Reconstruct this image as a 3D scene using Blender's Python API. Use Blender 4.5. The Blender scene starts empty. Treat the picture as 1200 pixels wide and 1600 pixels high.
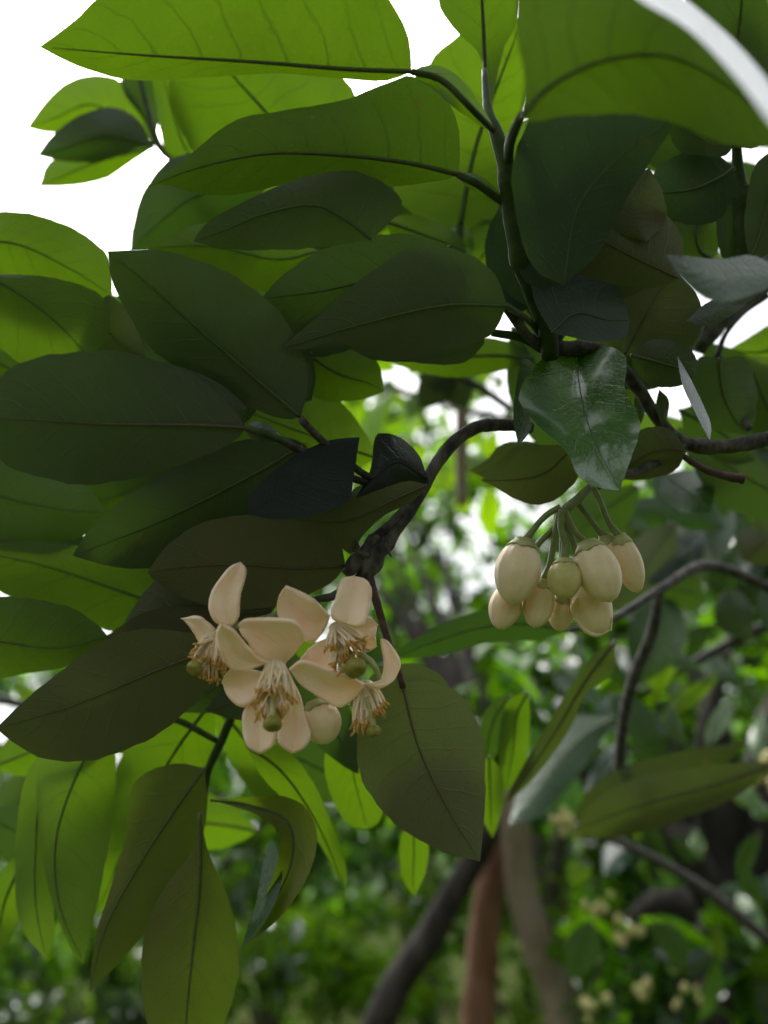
import bpy, math, random
import numpy as np
from mathutils import Vector, Matrix
random.seed(7); RNG = np.random.default_rng(11)
sc = bpy.context.scene
R = math.radians

# ------------------------------------------------------------------ camera, sky, sun, exposure
PITCH = 27.0
CAM = Vector((0, 0, 1.5))
cam_d = bpy.data.cameras.new('camera'); cam = bpy.data.objects.new('camera', cam_d)
sc.collection.objects.link(cam); sc.camera = cam
cam.location = CAM; cam.rotation_euler = (R(90 + PITCH), 0, 0)
cam_d.sensor_fit = 'VERTICAL'; cam_d.sensor_height = 36; cam_d.sensor_width = 27; cam_d.lens = 26
cam_d.clip_start = 0.01; cam_d.clip_end = 3000
cam_d.dof.use_dof = True; cam_d.dof.focus_distance = 0.30; cam_d.dof.aperture_fstop = 26 / 5.7
F = 1600 * 26 / 36
CM = Matrix.Translation(CAM) @ Matrix.Rotation(R(90 + PITCH), 4, 'X')
CMn = np.array(CM)

SUN_EL, SUN_AZ = 62, -25            # azimuth measured from the view axis, negative = left
w = bpy.data.worlds.new('World'); sc.world = w; w.use_nodes = True
nt = w.node_tree; bg = nt.nodes['Background']
sky = nt.nodes.new('ShaderNodeTexSky'); sky.sky_type = 'NISHITA'; sky.sun_disc = False
sky.sun_elevation = R(SUN_EL); sky.sun_rotation = R(SUN_AZ); sky.dust_density = 6; sky.air_density = 1.2
hs = nt.nodes.new('ShaderNodeHueSaturation'); hs.inputs['Saturation'].default_value = 0.22
nt.links.new(sky.outputs[0], hs.inputs['Color']); nt.links.new(hs.outputs[0], bg.inputs[0])
bg.inputs[1].default_value = 0.15
sd = bpy.data.lights.new('sun', 'SUN'); so = bpy.data.objects.new('sun', sd); sc.collection.objects.link(so)
sd.energy = 1.3; sd.angle = R(14); sd.color = (1, 0.97, 0.92)
sdir = Vector((math.sin(R(SUN_AZ)) * math.cos(R(SUN_EL)), math.cos(R(SUN_AZ)) * math.cos(R(SUN_EL)), math.sin(R(SUN_EL))))
so.rotation_euler = sdir.to_track_quat('Z', 'Y').to_euler()
vs = sc.view_settings; vs.view_transform = 'Standard'; vs.look = 'None'; vs.exposure = 0.96; vs.gamma = 1
cy = sc.cycles; cy.max_bounces = 8; cy.diffuse_bounces = 4; cy.transmission_bounces = 5; cy.glossy_bounces = 3
cy.transparent_max_bounces = 4; cy.use_denoising = True; cy.sample_clamp_indirect = 6; cy.caustics_reflective = False

# ------------------------------------------------------------------ helpers
def P(px, py, d):
    """photo pixel + distance along the view axis -> world point"""
    return CM @ Vector(((px - 600) / F * d, -(py - 800) / F * d, -d))
def Pn(xy, d):
    c = np.stack([(xy[..., 0] - 600) / F * d, -(xy[..., 1] - 800) / F * d, -d, np.ones_like(d)], -1)
    return (c @ CMn.T)[..., :3]
def cr(pts, n):
    """Catmull-Rom through pts, n samples even in arc length"""
    p = np.array(pts, float)
    q = np.vstack([2 * p[0] - p[1], p, 2 * p[-1] - p[-2]]); out = []
    for i in range(1, len(q) - 2):
        for t in np.linspace(0, 1, 12, endpoint=False):
            a, b, c, d = q[i - 1], q[i], q[i + 1], q[i + 2]
            out.append(0.5 * (2 * b + (c - a) * t + (2 * a - 5 * b + 4 * c - d) * t * t + (3 * b - a - 3 * c + d) * t ** 3))
    out.append(q[-2]); o = np.array(out)
    s = np.concatenate([[0], np.cumsum(np.linalg.norm(np.diff(o, axis=0), axis=1))]); s /= max(s[-1], 1e-9)
    tt = np.linspace(0, 1, n)
    return np.stack([np.interp(tt, s, o[:, k]) for k in range(o.shape[1])], 1)
def link(o, parent=None):
    sc.collection.objects.link(o)
    if parent: o.parent = parent
    return o
def mesh(name, V, faces, m, parent=None, uv=None, smooth=True):
    V = np.asarray(V, float)
    if parent is not None: V = V - np.array(parent.location)
    me = bpy.data.meshes.new(name); me.from_pydata(V.tolist(), [], [tuple(f) for f in faces]); me.update()
    if uv is not None:
        l = me.uv_layers.new(name='UVMap'); idx = np.empty(len(me.loops), int); me.loops.foreach_get('vertex_index', idx)
        l.data.foreach_set('uv', np.asarray(uv, float)[idx].ravel())
    if smooth: me.polygons.foreach_set('use_smooth', [True] * len(me.polygons))
    me.materials.append(m); o = bpy.data.objects.new(name, me)
    return link(o, parent)
def thing(name, label, cat, loc, group=None):
    o = bpy.data.objects.new(name, None); o.location = loc; o.empty_display_size = .02; link(o)
    o['label'] = label; o['category'] = cat
    if group: o['group'] = group
    return o
def grid_faces(n, k, wrap=False):
    f = []
    for i in range(n - 1):
        for j in range(k if wrap else k - 1):
            j2 = (j + 1) % k; f.append((i * k + j, i * k + j2, (i + 1) * k + j2, (i + 1) * k + j))
    return f
def tube_v(pts, rad, k=10, rough=0.0, seed=0):
    pts = np.asarray(pts, float); n = len(pts); T = np.gradient(pts, axis=0); T /= np.linalg.norm(T, axis=1)[:, None] + 1e-12
    u = np.cross(T[0], [0.3, 0.5, 0.81]); u /= np.linalg.norm(u); V = []; r = np.random.default_rng(seed)
    bump = 1 + rough * (r.random((n, k)) - .5)
    for i in range(n):
        u = u - T[i] * np.dot(u, T[i]); u /= np.linalg.norm(u) + 1e-12; v = np.cross(T[i], u)
        a = np.arange(k) / k * 2 * math.pi
        V.append(pts[i] + rad[i] * bump[i][:, None] * (np.cos(a)[:, None] * u + np.sin(a)[:, None] * v))
    V = np.vstack(V); F_ = grid_faces(n, k, True)
    F_.append(tuple(range(k))[::-1]); F_.append(tuple((n - 1) * k + j for j in range(k)))
    return V, F_
def join(parts):
    V, F_, o = [], [], 0
    for v, f in parts:
        V.append(v); F_ += [tuple(i + o for i in q) for q in f]; o += len(v)
    return np.vstack(V), F_
def tube_px(name, parent, pts, m, n=24, k=10, rough=0.0, knob=None):
    """pts: (px, py, depth, radius_px)"""
    s = cr(pts, n); W = Pn(s[:, :2], s[:, 2]); rad = s[:, 3] / F * s[:, 2]
    if knob:
        for t, amp, wd in knob: rad = rad * (1 + amp * np.exp(-((np.linspace(0, 1, n) - t) / wd) ** 2))
    V, F_ = tube_v(W, rad, k, rough, len(bpy.data.objects))
    return mesh(name, V, F_, m, parent)

# ------------------------------------------------------------------ materials
def newmat(name):
    m = bpy.data.materials.new(name); m.use_nodes = True; t = m.node_tree; t.nodes.remove(t.nodes['Principled BSDF'])
    return m, t, t.nodes['Material Output']
def nd(t, kind, **kw):
    n = t.nodes.new('ShaderNode' + kind)
    for k, v in kw.items(): setattr(n, k, v)
    return n
def mth(t, op, a, b=None, clamp=False):
    n = nd(t, 'Math', operation=op, use_clamp=clamp)
    for i, v in enumerate((a, b)):
        if v is None: continue
        if isinstance(v, (int, float)): n.inputs[i].default_value = v
        else: t.links.new(v, n.inputs[i])
    return n.outputs[0]
def mixc(t, f, a, b, mode='MIX'):
    n = nd(t, 'Mix', data_type='RGBA', blend_type=mode)
    for i, v in ((0, f), (6, a), (7, b)):
        if isinstance(v, (int, float)): n.inputs[i].default_value = v
        elif isinstance(v, tuple): n.inputs[i].default_value = (*v, 1)
        else: t.links.new(v, n.inputs[i])
    return n.outputs[2]
def ramp(t, x, lo, hi):
    n = nd(t, 'MapRange', interpolation_type='SMOOTHSTEP'); t.links.new(x, n.inputs[0])
    n.inputs[1].default_value = lo; n.inputs[2].default_value = hi; return n.outputs[0]
def noise(t, vec, scale, detail=3, rough=.55):
    n = nd(t, 'TexNoise'); n.inputs['Scale'].default_value = scale; n.inputs['Detail'].default_value = detail
    n.inputs['Roughness'].default_value = rough
    if vec is not None: t.links.new(vec, n.inputs['Vector'])
    return n.outputs[0]

def leaf_mat(name, top, under, trans, rough_top=.28, rough_under=.5, veins=True, spots=0.0, spec_under=.35, hue_var=.25, spec_top=.5, coat=0):
    m, t, out = newmat(name)
    geo = nd(t, 'NewGeometry'); oi = nd(t, 'ObjectInfo'); tc = nd(t, 'TexCoord')
    rnd = oi.outputs['Random']
    pos = nd(t, 'VectorMath', operation='ADD'); t.links.new(geo.outputs['Position'], pos.inputs[0]); t.links.new(rnd, pos.inputs[1])
    nz = noise(t, pos.outputs[0], 45, 4); fine = noise(t, pos.outputs[0], 700, 3)
    if veins:
        sx = nd(t, 'SeparateXYZ'); t.links.new(tc.outputs['UV'], sx.inputs[0])
        s = mth(t, 'ABSOLUTE', mth(t, 'MULTIPLY', mth(t, 'SUBTRACT', sx.outputs[0], .5), 2.0))
        ph = mth(t, 'SUBTRACT', mth(t, 'MULTIPLY', sx.outputs[1], 9.0), mth(t, 'MULTIPLY', s, 1.7))
        ph = mth(t, 'ADD', ph, mth(t, 'MULTIPLY', nz, 0.9))
        fr = mth(t, 'ABSOLUTE', mth(t, 'SUBTRACT', mth(t, 'FRACT', ph), .5))
        vein = mth(t, 'SUBTRACT', 1.0, ramp(t, fr, 0.0, .075))
        vein = mth(t, 'MULTIPLY', vein, mth(t, 'SUBTRACT', 1.0, mth(t, 'MULTIPLY', s, .75)))
        vo = nd(t, 'TexVoronoi', feature='DISTANCE_TO_EDGE'); vo.inputs['Scale'].default_value = 420
        t.links.new(pos.outputs[0], vo.inputs['Vector'])
        net = mth(t, 'SUBTRACT', 1.0, ramp(t, vo.outputs[0], 0.0, .12))
        veinall = mth(t, 'ADD', vein, mth(t, 'MULTIPLY', net, .25))
    var = mth(t, 'ADD', mth(t, 'MULTIPLY', nz, .7), mth(t, 'MULTIPLY', rnd, .5))
    def vary(c, k=hue_var):
        a = tuple(x * (1 - k) for x in c); b = tuple(x * (1 + k) for x in c); b = (b[0] * 1.12, b[1], b[2] * .9)
        return mixc(t, var, a, b)
    topc, undc, trc = vary(top), vary(under), vary(trans)
    if veins:
        trc = mixc(t, mth(t, 'MULTIPLY', veinall, .62, True), trc, tuple(x * .35 for x in trans))
        undc = mixc(t, mth(t, 'MULTIPLY', vein, .55, True), undc, tuple(min(1, x * 1.5) for x in under))
    if spots:
        sp = ramp(t, noise(t, pos.outputs[0], 60, 5, .65), .62, .70)
        undc = mixc(t, mth(t, 'MULTIPLY', sp, spots), undc, (.075, .055, .03)); trc = mixc(t, mth(t, 'MULTIPLY', sp, spots), trc, (.035, .03, .004))
        topc = mixc(t, mth(t, 'MULTIPLY', sp, spots * .6), topc, (.08, .05, .025))
        dust = ramp(t, noise(t, pos.outputs[0], 900, 2), .70, .74)
        undc = mixc(t, mth(t, 'MULTIPLY', dust, .25), undc, (.25, .24, .2))
    base = mixc(t, geo.outputs['Backfacing'], topc, undc)
    pr = nd(t, 'BsdfPrincipled'); t.links.new(base, pr.inputs['Base Color'])
    rg = nd(t, 'Mix', data_type='FLOAT'); t.links.new(geo.outputs['Backfacing'], rg.inputs[0]); rg.inputs[2].default_value = rough_top; rg.inputs[3].default_value = rough_under
    t.links.new(mth(t, 'ADD', rg.outputs[0], mth(t, 'MULTIPLY', mth(t, 'SUBTRACT', nz, .5), .25)), pr.inputs['Roughness'])
    sg = nd(t, 'Mix', data_type='FLOAT'); t.links.new(geo.outputs['Backfacing'], sg.inputs[0]); sg.inputs[2].default_value = spec_top; sg.inputs[3].default_value = spec_under
    t.links.new(sg.outputs[0], pr.inputs['Specular IOR Level'])
    if coat: pr.inputs['Coat Weight'].default_value = coat; pr.inputs['Coat Roughness'].default_value = .1; pr.inputs['Coat IOR'].default_value = 1.7
    tr = nd(t, 'BsdfTranslucent'); t.links.new(trc, tr.inputs['Color'])
    if veins:
        bp = nd(t, 'Bump'); bp.inputs['Strength'].default_value = .35; bp.inputs['Distance'].default_value = .0012
        h = mth(t, 'ADD', mth(t, 'MULTIPLY', veinall, -.5), mth(t, 'ADD', mth(t, 'MULTIPLY', nz, 1.6), mth(t, 'MULTIPLY', fine, .25)))
        t.links.new(h, bp.inputs['Height']); t.links.new(bp.outputs[0], pr.inputs['Normal'])
    ad = nd(t, 'AddShader'); t.links.new(pr.outputs[0], ad.inputs[0]); t.links.new(tr.outputs[0], ad.inputs[1])
    t.links.new(ad.outputs[0], out.inputs[0]); return m

def plain_mat(name, a, b, scale, rough=.6, bump=.3, bdist=.002, detail=5, trans=None, stretch=None, spec=.4, sss=0):
    m, t, out = newmat(name); geo = nd(t, 'NewGeometry'); vec = geo.outputs['Position']
    if stretch:
        mp = nd(t, 'Mapping'); mp.inputs['Scale'].default_value = stretch; t.links.new(vec, mp.inputs[0]); vec = mp.outputs[0]
    n1 = noise(t, vec, scale, detail, .62); c = mixc(t, ramp(t, n1, .32, .68), a, b)
    pr = nd(t, 'BsdfPrincipled'); t.links.new(c, pr.inputs['Base Color']); pr.inputs['Roughness'].default_value = rough
    pr.inputs['Specular IOR Level'].default_value = spec
    if sss:
        pr.inputs['Subsurface Weight'].default_value = sss; pr.inputs['Subsurface Radius'].default_value = (1, .6, .35); pr.inputs['Subsurface Scale'].default_value = .004
    if bump:
        bp = nd(t, 'Bump'); bp.inputs['Strength'].default_value = bump; bp.inputs['Distance'].default_value = bdist
        t.links.new(n1, bp.inputs['Height']); t.links.new(bp.outputs[0], pr.inputs['Normal'])
    if trans:
        tr = nd(t, 'BsdfTranslucent'); tr.inputs['Color'].default_value = (*trans, 1); ad = nd(t, 'AddShader')
        t.links.new(pr.outputs[0], ad.inputs[0]); t.links.new(tr.outputs[0], ad.inputs[1]); t.links.new(ad.outputs[0], out.inputs[0])
    else: t.links.new(pr.outputs[0], out.inputs[0])
    return m

M_LEAF = leaf_mat('mature_leaf', (.015, .048, .012), (.050, .069, .053), (.010, .026, .0010), rough_under=.4, spots=.35, spec_under=.5, spec_top=.38)
M_YOUNG = leaf_mat('young_leaf', (.035, .095, .012), (.055, .095, .028), (.038, .083, .0008), spots=.15)
M_OLIVE = leaf_mat('ageing_olive_leaf', (.04, .06, .018), (.074, .080, .046), (.013, .025, .002), spots=.6, rough_under=.55)
M_YELLOW = leaf_mat('yellowing_leaf', (.05, .075, .015), (.075, .078, .024), (.042, .082, .0006), spots=.3)
M_BGLEAF = leaf_mat('orchard_leaf', (.028, .10, .006), (.05, .12, .010), (.080, .21, .002), veins=False, rough_top=.45, spec_under=.08, spec_top=.15, hue_var=.5)
M_BGDARK = leaf_mat('orchard_dark_leaf', (.015, .042, .010), (.03, .055, .016), (.018, .045, .001), veins=False, rough_top=.25, spec_under=.15, spec_top=.4)  # darker leaf mixed into the crowns, putting shade there by colour
M_BUSH = leaf_mat('bush_leaf', (.07, .17, .008), (.09, .17, .012), (.12, .24, .002), veins=False, rough_top=.5, spec_under=.05, spec_top=.1, hue_var=.4)
M_RIB = plain_mat('leaf_midrib', (.055, .080, .028), (.08, .11, .04), 300, .55, .2, .0003, trans=(.008, .018, .001))
M_RIBO = plain_mat('brown_midrib', (.07, .052, .032), (.10, .08, .045), 300, .6, .2, .0003, trans=(.008, .009, .001))
M_BARK = plain_mat('dark_twig_bark', (.018, .017, .015), (.11, .102, .09), 190, .8, .9, .0016, stretch=(1, 1, .6))
M_GREEN = plain_mat('green_stem', (.035, .06, .018), (.06, .09, .028), 160, .7, .4, .0007, spec=.2)
M_REDTW = plain_mat('reddish_twig', (.045, .022, .018), (.09, .05, .04), 250, .6, .5, .0008)
M_PETAL = plain_mat('petal', (.80, .565, .41), (.86, .65, .49), 130, .5, .25, .0006, trans=(.12, .09, .05), sss=.25, spec=.3)
def petal_mat():
    m, t, out = newmat('petal'); tc = nd(t, 'TexCoord'); geo = nd(t, 'NewGeometry'); oi = nd(t, 'ObjectInfo')
    sx = nd(t, 'SeparateXYZ'); t.links.new(tc.outputs['UV'], sx.inputs[0])
    mp = nd(t, 'Mapping'); mp.inputs['Scale'].default_value = (26, 2.2, 1); t.links.new(tc.outputs['UV'], mp.inputs[0])
    ad0 = nd(t, 'VectorMath', operation='ADD'); t.links.new(mp.outputs[0], ad0.inputs[0]); t.links.new(oi.outputs['Random'], ad0.inputs[1])
    st = noise(t, ad0.outputs[0], 1.0, 3); bl = noise(t, geo.outputs['Position'], 110, 4)
    c = mixc(t, ramp(t, bl, .3, .7), (.90, .68, .52), (.93, .78, .63)); c = mixc(t, mth(t, 'MULTIPLY', ramp(t, st, .5, .75), .35), c, (.80, .55, .40))
    c = mixc(t, mth(t, 'MULTIPLY', mth(t, 'SUBTRACT', 1.0, ramp(t, sx.outputs[1], 0.0, .35)), .45), c, (.62, .58, .30))
    c = mixc(t, mth(t, 'MULTIPLY', ramp(t, noise(t, geo.outputs['Position'], 420, 3), .66, .74), .35), c, (.55, .36, .20))
    pr = nd(t, 'BsdfPrincipled'); t.links.new(c, pr.inputs['Base Color']); pr.inputs['Roughness'].default_value = .48; pr.inputs['Specular IOR Level'].default_value = .3
    pr.inputs['Subsurface Weight'].default_value = .25; pr.inputs['Subsurface Radius'].default_value = (1, .6, .35); pr.inputs['Subsurface Scale'].default_value = .004
    bp = nd(t, 'Bump'); bp.inputs['Strength'].default_value = .4; bp.inputs['Distance'].default_value = .0007
    t.links.new(mth(t, 'ADD', st, bl), bp.inputs['Height']); t.links.new(bp.outputs[0], pr.inputs['Normal'])
    tr = nd(t, 'BsdfTranslucent'); tr.inputs['Color'].default_value = (.22, .17, .10, 1); ad = nd(t, 'AddShader')
    t.links.new(pr.outputs[0], ad.inputs[0]); t.links.new(tr.outputs[0], ad.inputs[1]); t.links.new(ad.outputs[0], out.inputs[0]); return m
M_PETAL = petal_mat()
M_BUD = plain_mat('bud_petal', (.84, .65, .42), (.89, .75, .53), 120, .45, .25, .0006, sss=.3, spec=.35)
M_BUDG = plain_mat('green_bud_petal', (.50, .48, .18), (.66, .58, .28), 120, .45, .25, .0006, sss=.3, spec=.35)
M_STALK = plain_mat('flower_stalk_green', (.15, .19, .07), (.21, .25, .10), 260, .5, .3, .0006)
M_CALYX = plain_mat('calyx_green', (.32, .34, .13), (.46, .45, .20), 260, .5, .3, .0006)
M_FIL = plain_mat('filament', (.84, .64, .40), (.89, .74, .50), 300, .5, .1, .0003, sss=.2)
M_ANTH = plain_mat('anther', (.50, .24, .05), (.72, .42, .11), 900, .6, .5, .0004)
M_STIG = plain_mat('stigma', (.20, .19, .03), (.30, .27, .05), 500, .45, .5, .0004)
M_TRUNK = plain_mat('trunk_bark', (.06, .048, .038), (.17, .14, .11), 18, .9, .9, .01, stretch=(1, 1, .25))
M_TRUNKR = plain_mat('reddish_trunk_bark', (.22, .10, .065), (.36, .19, .13), 16, .9, .9, .01, stretch=(1, 1, .22))
M_TRUNKG = plain_mat('grey_trunk_bark', (.22, .17, .12), (.36, .29, .22), 16, .9, .9, .01, stretch=(1, 1, .22))
M_TRUNKD = plain_mat('dark_trunk_bark', (.018, .015, .013), (.06, .05, .042), 20, .9, .9, .01, stretch=(1, 1, .3))
M_SOIL = plain_mat('orchard_ground', (.025, .05, .010), (.06, .06, .025), 1.3, .95, .6, .03, spec=0.0)
M_HILL = plain_mat('hill_woods', (.05, .08, .045), (.09, .12, .07), .03, .95, .8, 4, spec=0.0)

# ------------------------------------------------------------------ ground, hill
n = 60; xs = np.sinh(np.linspace(-5.2, 5.2, n)) * 8
gx, gy = np.meshgrid(xs, xs); gz = .10 * np.sin(gx * .7) * np.cos(gy * .6) * np.exp(-(gx ** 2 + gy ** 2) / 2e4)
o = mesh('ground', np.stack([gx, gy, gz], -1).reshape(-1, 3), grid_faces(n, n), M_SOIL); o['kind'] = 'structure'
n = 48; hx = np.linspace(-900, 900, n); hy = np.linspace(0, 1, 14)
gx, gv = np.meshgrid(hx, hy); gy = 420 + gv * 300
gz = -2 + np.sin(gv * math.pi / 2) * (62 + 26 * np.sin(gx * .008 + 1) + 10 * np.sin(gx * .031) + 4 * np.sin(gx * .09))
o = mesh('hill', np.stack([gx, gy, gz], -1).reshape(-1, 3), grid_faces(14, n), M_HILL); o['kind'] = 'structure'

# ------------------------------------------------------------------ leaves traced on the photograph, each at its own distance and slope
def leaf(parent, base, tip, A, B, M=None, d=.3, g=(0, .35), fold=.25, curl=0.0, mat=None, rib=None, flip=False, ribr=3.4, pet=None, petr=4.0, wing=None, nrib=True, wave=.25, name='leaf', back=None, curlc=.45):
    mat = mat or M_LEAF; N, K = 30, 6
    a = cr([base] + list(A) + [tip], N); b = cr([base] + list(B) + [tip], N)
    if M is None:
        m = cr([base] + [tuple((a[i] + b[i]) / 2) for i in (8, 15, 22)] + [tip], N)
    else: m = cr([base] + list(M) + [tip], N)
    c = (a.mean(0) + b.mean(0)) / 2
    r = np.random.default_rng(int(abs(base[0] * 7 + tip[1] * 13 + base[1])) + 1)
    ph = r.random(4) * 6.28
    t = np.linspace(0, 1, N)
    cols = []; ss = np.concatenate([-np.linspace(1, 0, K, endpoint=False), [0], np.linspace(0, 1, K + 1)[1:]])
    L = np.linalg.norm(np.array(tip) - np.array(base))
    for s in ss:
        e = a if s < 0 else b
        jit = 1 + .022 * np.sin(t * 46 + ph[0] + (2 if s < 0 else 0)) * np.sin(t * 19 + ph[1]) * abs(s) ** 3
        xy = m + (e - m) * abs(s) * jit[:, None]
        wloc = np.linalg.norm(e - m, axis=1)
        d0 = d * (1 + (g[0] * (xy[:, 0] - c[0]) + g[1] * (xy[:, 1] - c[1])) / F)
        bend = fold * wloc * abs(s) ** 1.4 + curl * L * (t - curlc) ** 2 * 1.6 - wave * 14 * abs(s) ** 2 * np.sin(t * 10 + ph[2] + (1.7 if s < 0 else 0)) * np.sin(t * 3.1)
        dd = d0 + bend * d / F
        cols.append(Pn(xy, dd))
    V = np.stack(cols, 1)                       # N x (2K+1) x 3
    k = 2 * K + 1
    nrm = np.cross(V[1:, -1] - V[1:, 0], np.gradient(V[:, K], axis=0)[1:]).sum(0)
    fs = grid_faces(N, k)
    # face order (i,j),(i,j+1),(i+1,j+1): normal ~ cross(col dir, row dir)
    up = nrm[2] > 0
    if flip: up = not up
    if not up: fs = [f[::-1] for f in fs]
    uv = np.stack(np.meshgrid((ss + 1) / 2, t), -1).reshape(-1, 2)
    o = mesh(name, V.reshape(-1, 3), fs, mat, parent, uv)
    topn = nrm / (np.linalg.norm(nrm) + 1e-12) * (1 if up else -1)
    if back is None: back = 2 if mat in (M_LEAF, M_OLIVE) and d < .34 and name == 'leaf' else 0
    cen = V.reshape(-1, 3).mean(0)
    if np.dot(topn, np.array(P(0, 0, 1)) * 0 + cen - np.array(CAM)) < 0: back = 0
    for q in range(back):                       # added copies hidden behind and above the leaf to shade it
        e = o.copy(); link(e, parent); a_ = r.normal() * .15; rot = Matrix.Rotation(a_, 4, Vector(topn))
        away = np.array(CM.to_3x3() @ Vector((0, 0, -1)))
        off = topn * (.012 + .016 * q) + away * (.018 + .02 * q)
        cl = Vector(cen - np.array(parent.location))
        e.matrix_local = Matrix.Translation(Vector(off)) @ Matrix.Translation(cl) @ rot @ Matrix.Scale(.92, 4) @ Matrix.Translation(-cl)
    rib = rib or (M_RIBO if mat is M_OLIVE else M_RIB)
    if nrib:
        mid = V[:, K]; rad = (ribr * .85 * (1 - t) ** .75 + .25) / F * d
        nn = 29
        Vr, Fr = tube_v(mid[:nn] - topn * rad[:nn, None] * .45, rad[:nn], 6)
        ro = mesh('midrib', Vr, Fr, rib, None); ro.parent = o
        ro.data.transform(Matrix.Translation(-Vector(parent.location)))
    if pet:
        ds = d * (1 + (g[0] * (base[0] - c[0]) + g[1] * (base[1] - c[1])) / F)
        pts = [(base[0], base[1], ds, petr)] + [(q[0], q[1], q[2] if len(q) > 2 else ds, petr) for q in pet]
        s_ = cr(pts, 12); W = Pn(s_[:, :2], s_[:, 2]); Vr, Fr = tube_v(W, s_[:, 3] / F * s_[:, 2], 8)
        ro = mesh('petiole', Vr, Fr, rib if not wing else M_GREEN, None); ro.parent = o; ro.data.transform(Matrix.Translation(-Vector(parent.location)))
        if wing:
            N2 = 14; s_ = cr(pts, N2); W = Pn(s_[:, :2], s_[:, 2]); T = np.gradient(s_[:, :2], axis=0); T /= np.linalg.norm(T, axis=1)[:, None]
            nn2 = np.stack([-T[:, 1], T[:, 0]], 1); tt = np.linspace(0, 1, N2); wp = wing * np.sin(np.clip(tt, 0, 1) * math.pi) ** .6 * (1.25 - .7 * tt)
            cs = []
            for q in (-1, -.5, 0, .5, 1): cs.append(Pn(s_[:, :2] + nn2 * (wp * q)[:, None], s_[:, 2] + abs(q) * .0016))
            Vw = np.stack(cs, 1).reshape(-1, 3)
            fw = grid_faces(N2, 5)
            n2 = np.cross(Vw[5 * 6 + 4] - Vw[5 * 6], Vw[5 * 8 + 2] - Vw[5 * 6 + 2])
            if n2[2] < 0: fw = [f[::-1] for f in fw]
            wo = mesh('petiole_wing', Vw, fw, mat, None, np.stack(np.meshgrid(np.linspace(.3, .7, 5), tt * .2), -1).reshape(-1, 2))
            wo.parent = o; wo.data.transform(Matrix.Translation(-Vector(parent.location)))
    return o
def aleaf(parent, base, tip, wid, bend=0, **kw):
    """leaf from base, tip and half width: an elliptic pomelo leaf"""
    b = np.array(base, float); e = np.array(tip, float); v = e - b; nrm = np.array([-v[1], v[0]]) / np.linalg.norm(v)
    prof = [(.10, .42), (.25, .82), (.45, 1.0), (.65, .90), (.85, .48), (.95, .18)]
    A, B, Mm = [], [], []
    for t, q in prof:
        c = b + v * t + nrm * bend * math.sin(math.pi * t)
        A.append(tuple(c + nrm * wid * q)); B.append(tuple(c - nrm * wid * q * .96))
        if t in (.25, .65): Mm.append(tuple(c))
    return leaf(parent, base, tip, A, B, Mm, **kw)
M_GLOSS = leaf_mat('glossy_leaf', (.016, .075, .010), (.066, .10, .026), (.03, .07, .0016), rough_top=.2, spec_top=.6, coat=.7)
M_BLUE = leaf_mat('bluish_dark_leaf', (.010, .034, .018), (.026, .046, .036), (.008, .022, .0014), spots=.2, spec_top=.28)
M_YELLOW2 = leaf_mat('broad_mid_green_leaf', (.03, .07, .014), (.048, .075, .032), (.020, .047, .0008), spots=.25)
M_SHADE = leaf_mat('shade_dark_leaf', (.006, .012, .010), (.02, .026, .022), (.004, .008, .001), rough_top=.45, spec_top=.25)  # near-black leaf, the shade lying on it is put into its colour
# ------------------------------------------------------------------ branch with the blossoms (left of centre)
BR = thing('pomelo_branch', 'dark curved branch with broad dark leaves, carrying the open white blossoms', 'branch', P(575, 900, .295))
tube_px('stem', BR, [(830, 668, .335, 9), (790, 664, .33, 9.5), (745, 668, .325, 10), (705, 695, .318, 10.5), (676, 735, .31, 10), (650, 785, .305, 9), (615, 835, .30, 9), (585, 872, .297, 12), (570, 905, .295, 9)], M_BARK, 40, 12, .18, [(.82, .35, .03), (.93, .5, .04)])
tube_px('twig', BR, [(660, 765, .306, 9), (625, 805, .302, 8), (590, 842, .30, 9), (560, 876, .297, 11), (540, 898, .295, 8)], M_BARK, 24, 10, .3, [(.6, .5, .07), (.85, .4, .08)])
tube_px('twig', BR, [(575, 895, .296, 8), (590, 945, .293, 6.5), (606, 1000, .29, 6), (620, 1040, .288, 5.5), (630, 1075, .287, 5)], M_REDTW, 20, 8, .15)
tube_px('twig', BR, [(585, 872, .298, 9), (560, 905, .298, 8), (525, 930, .298, 7), (490, 938, .298, 5), (455, 950, .298, 5)], M_BARK, 20, 8, .25)
tube_px('twig', BR, [(640, 790, .305, 7), (600, 760, .303, 6), (560, 735, .30, 6), (505, 690, .295, 6), (470, 655, .29, 6)], M_BARK, 20, 8, .15)
tube_px('twig', BR, [(600, 760, .303, 6), (545, 745, .30, 6), (490, 715, .294, 6), (440, 688, .285, 6.5)], M_BARK, 18, 8, .15)
for px, py, a, l in ((575, 868, 200, 30), (600, 850, 60, 24), (560, 860, 250, 28), (590, 838, 120, 20)):
    tube_px('bud_scale', BR, [(px, py, .293, 5), (px + math.cos(R(a)) * l * .5, py + math.sin(R(a)) * l * .5, .292, 4), (px + math.cos(R(a)) * l, py + math.sin(R(a)) * l, .291, 1)], M_BARK, 8, 6, .3)
leaf(BR, (470, 652), (168, 392), [(480, 612), (478, 570), (462, 528), (430, 480), (390, 447), (330, 414), (250, 391)], [(440, 655), (390, 635), (335, 603), (280, 578), (235, 542), (195, 482), (173, 432)], [(400, 592), (300, 505), (225, 438)], d=.282, g=(0, .45), fold=.2, pet=[(487, 672), (505, 690, .295)], petr=5)
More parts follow.
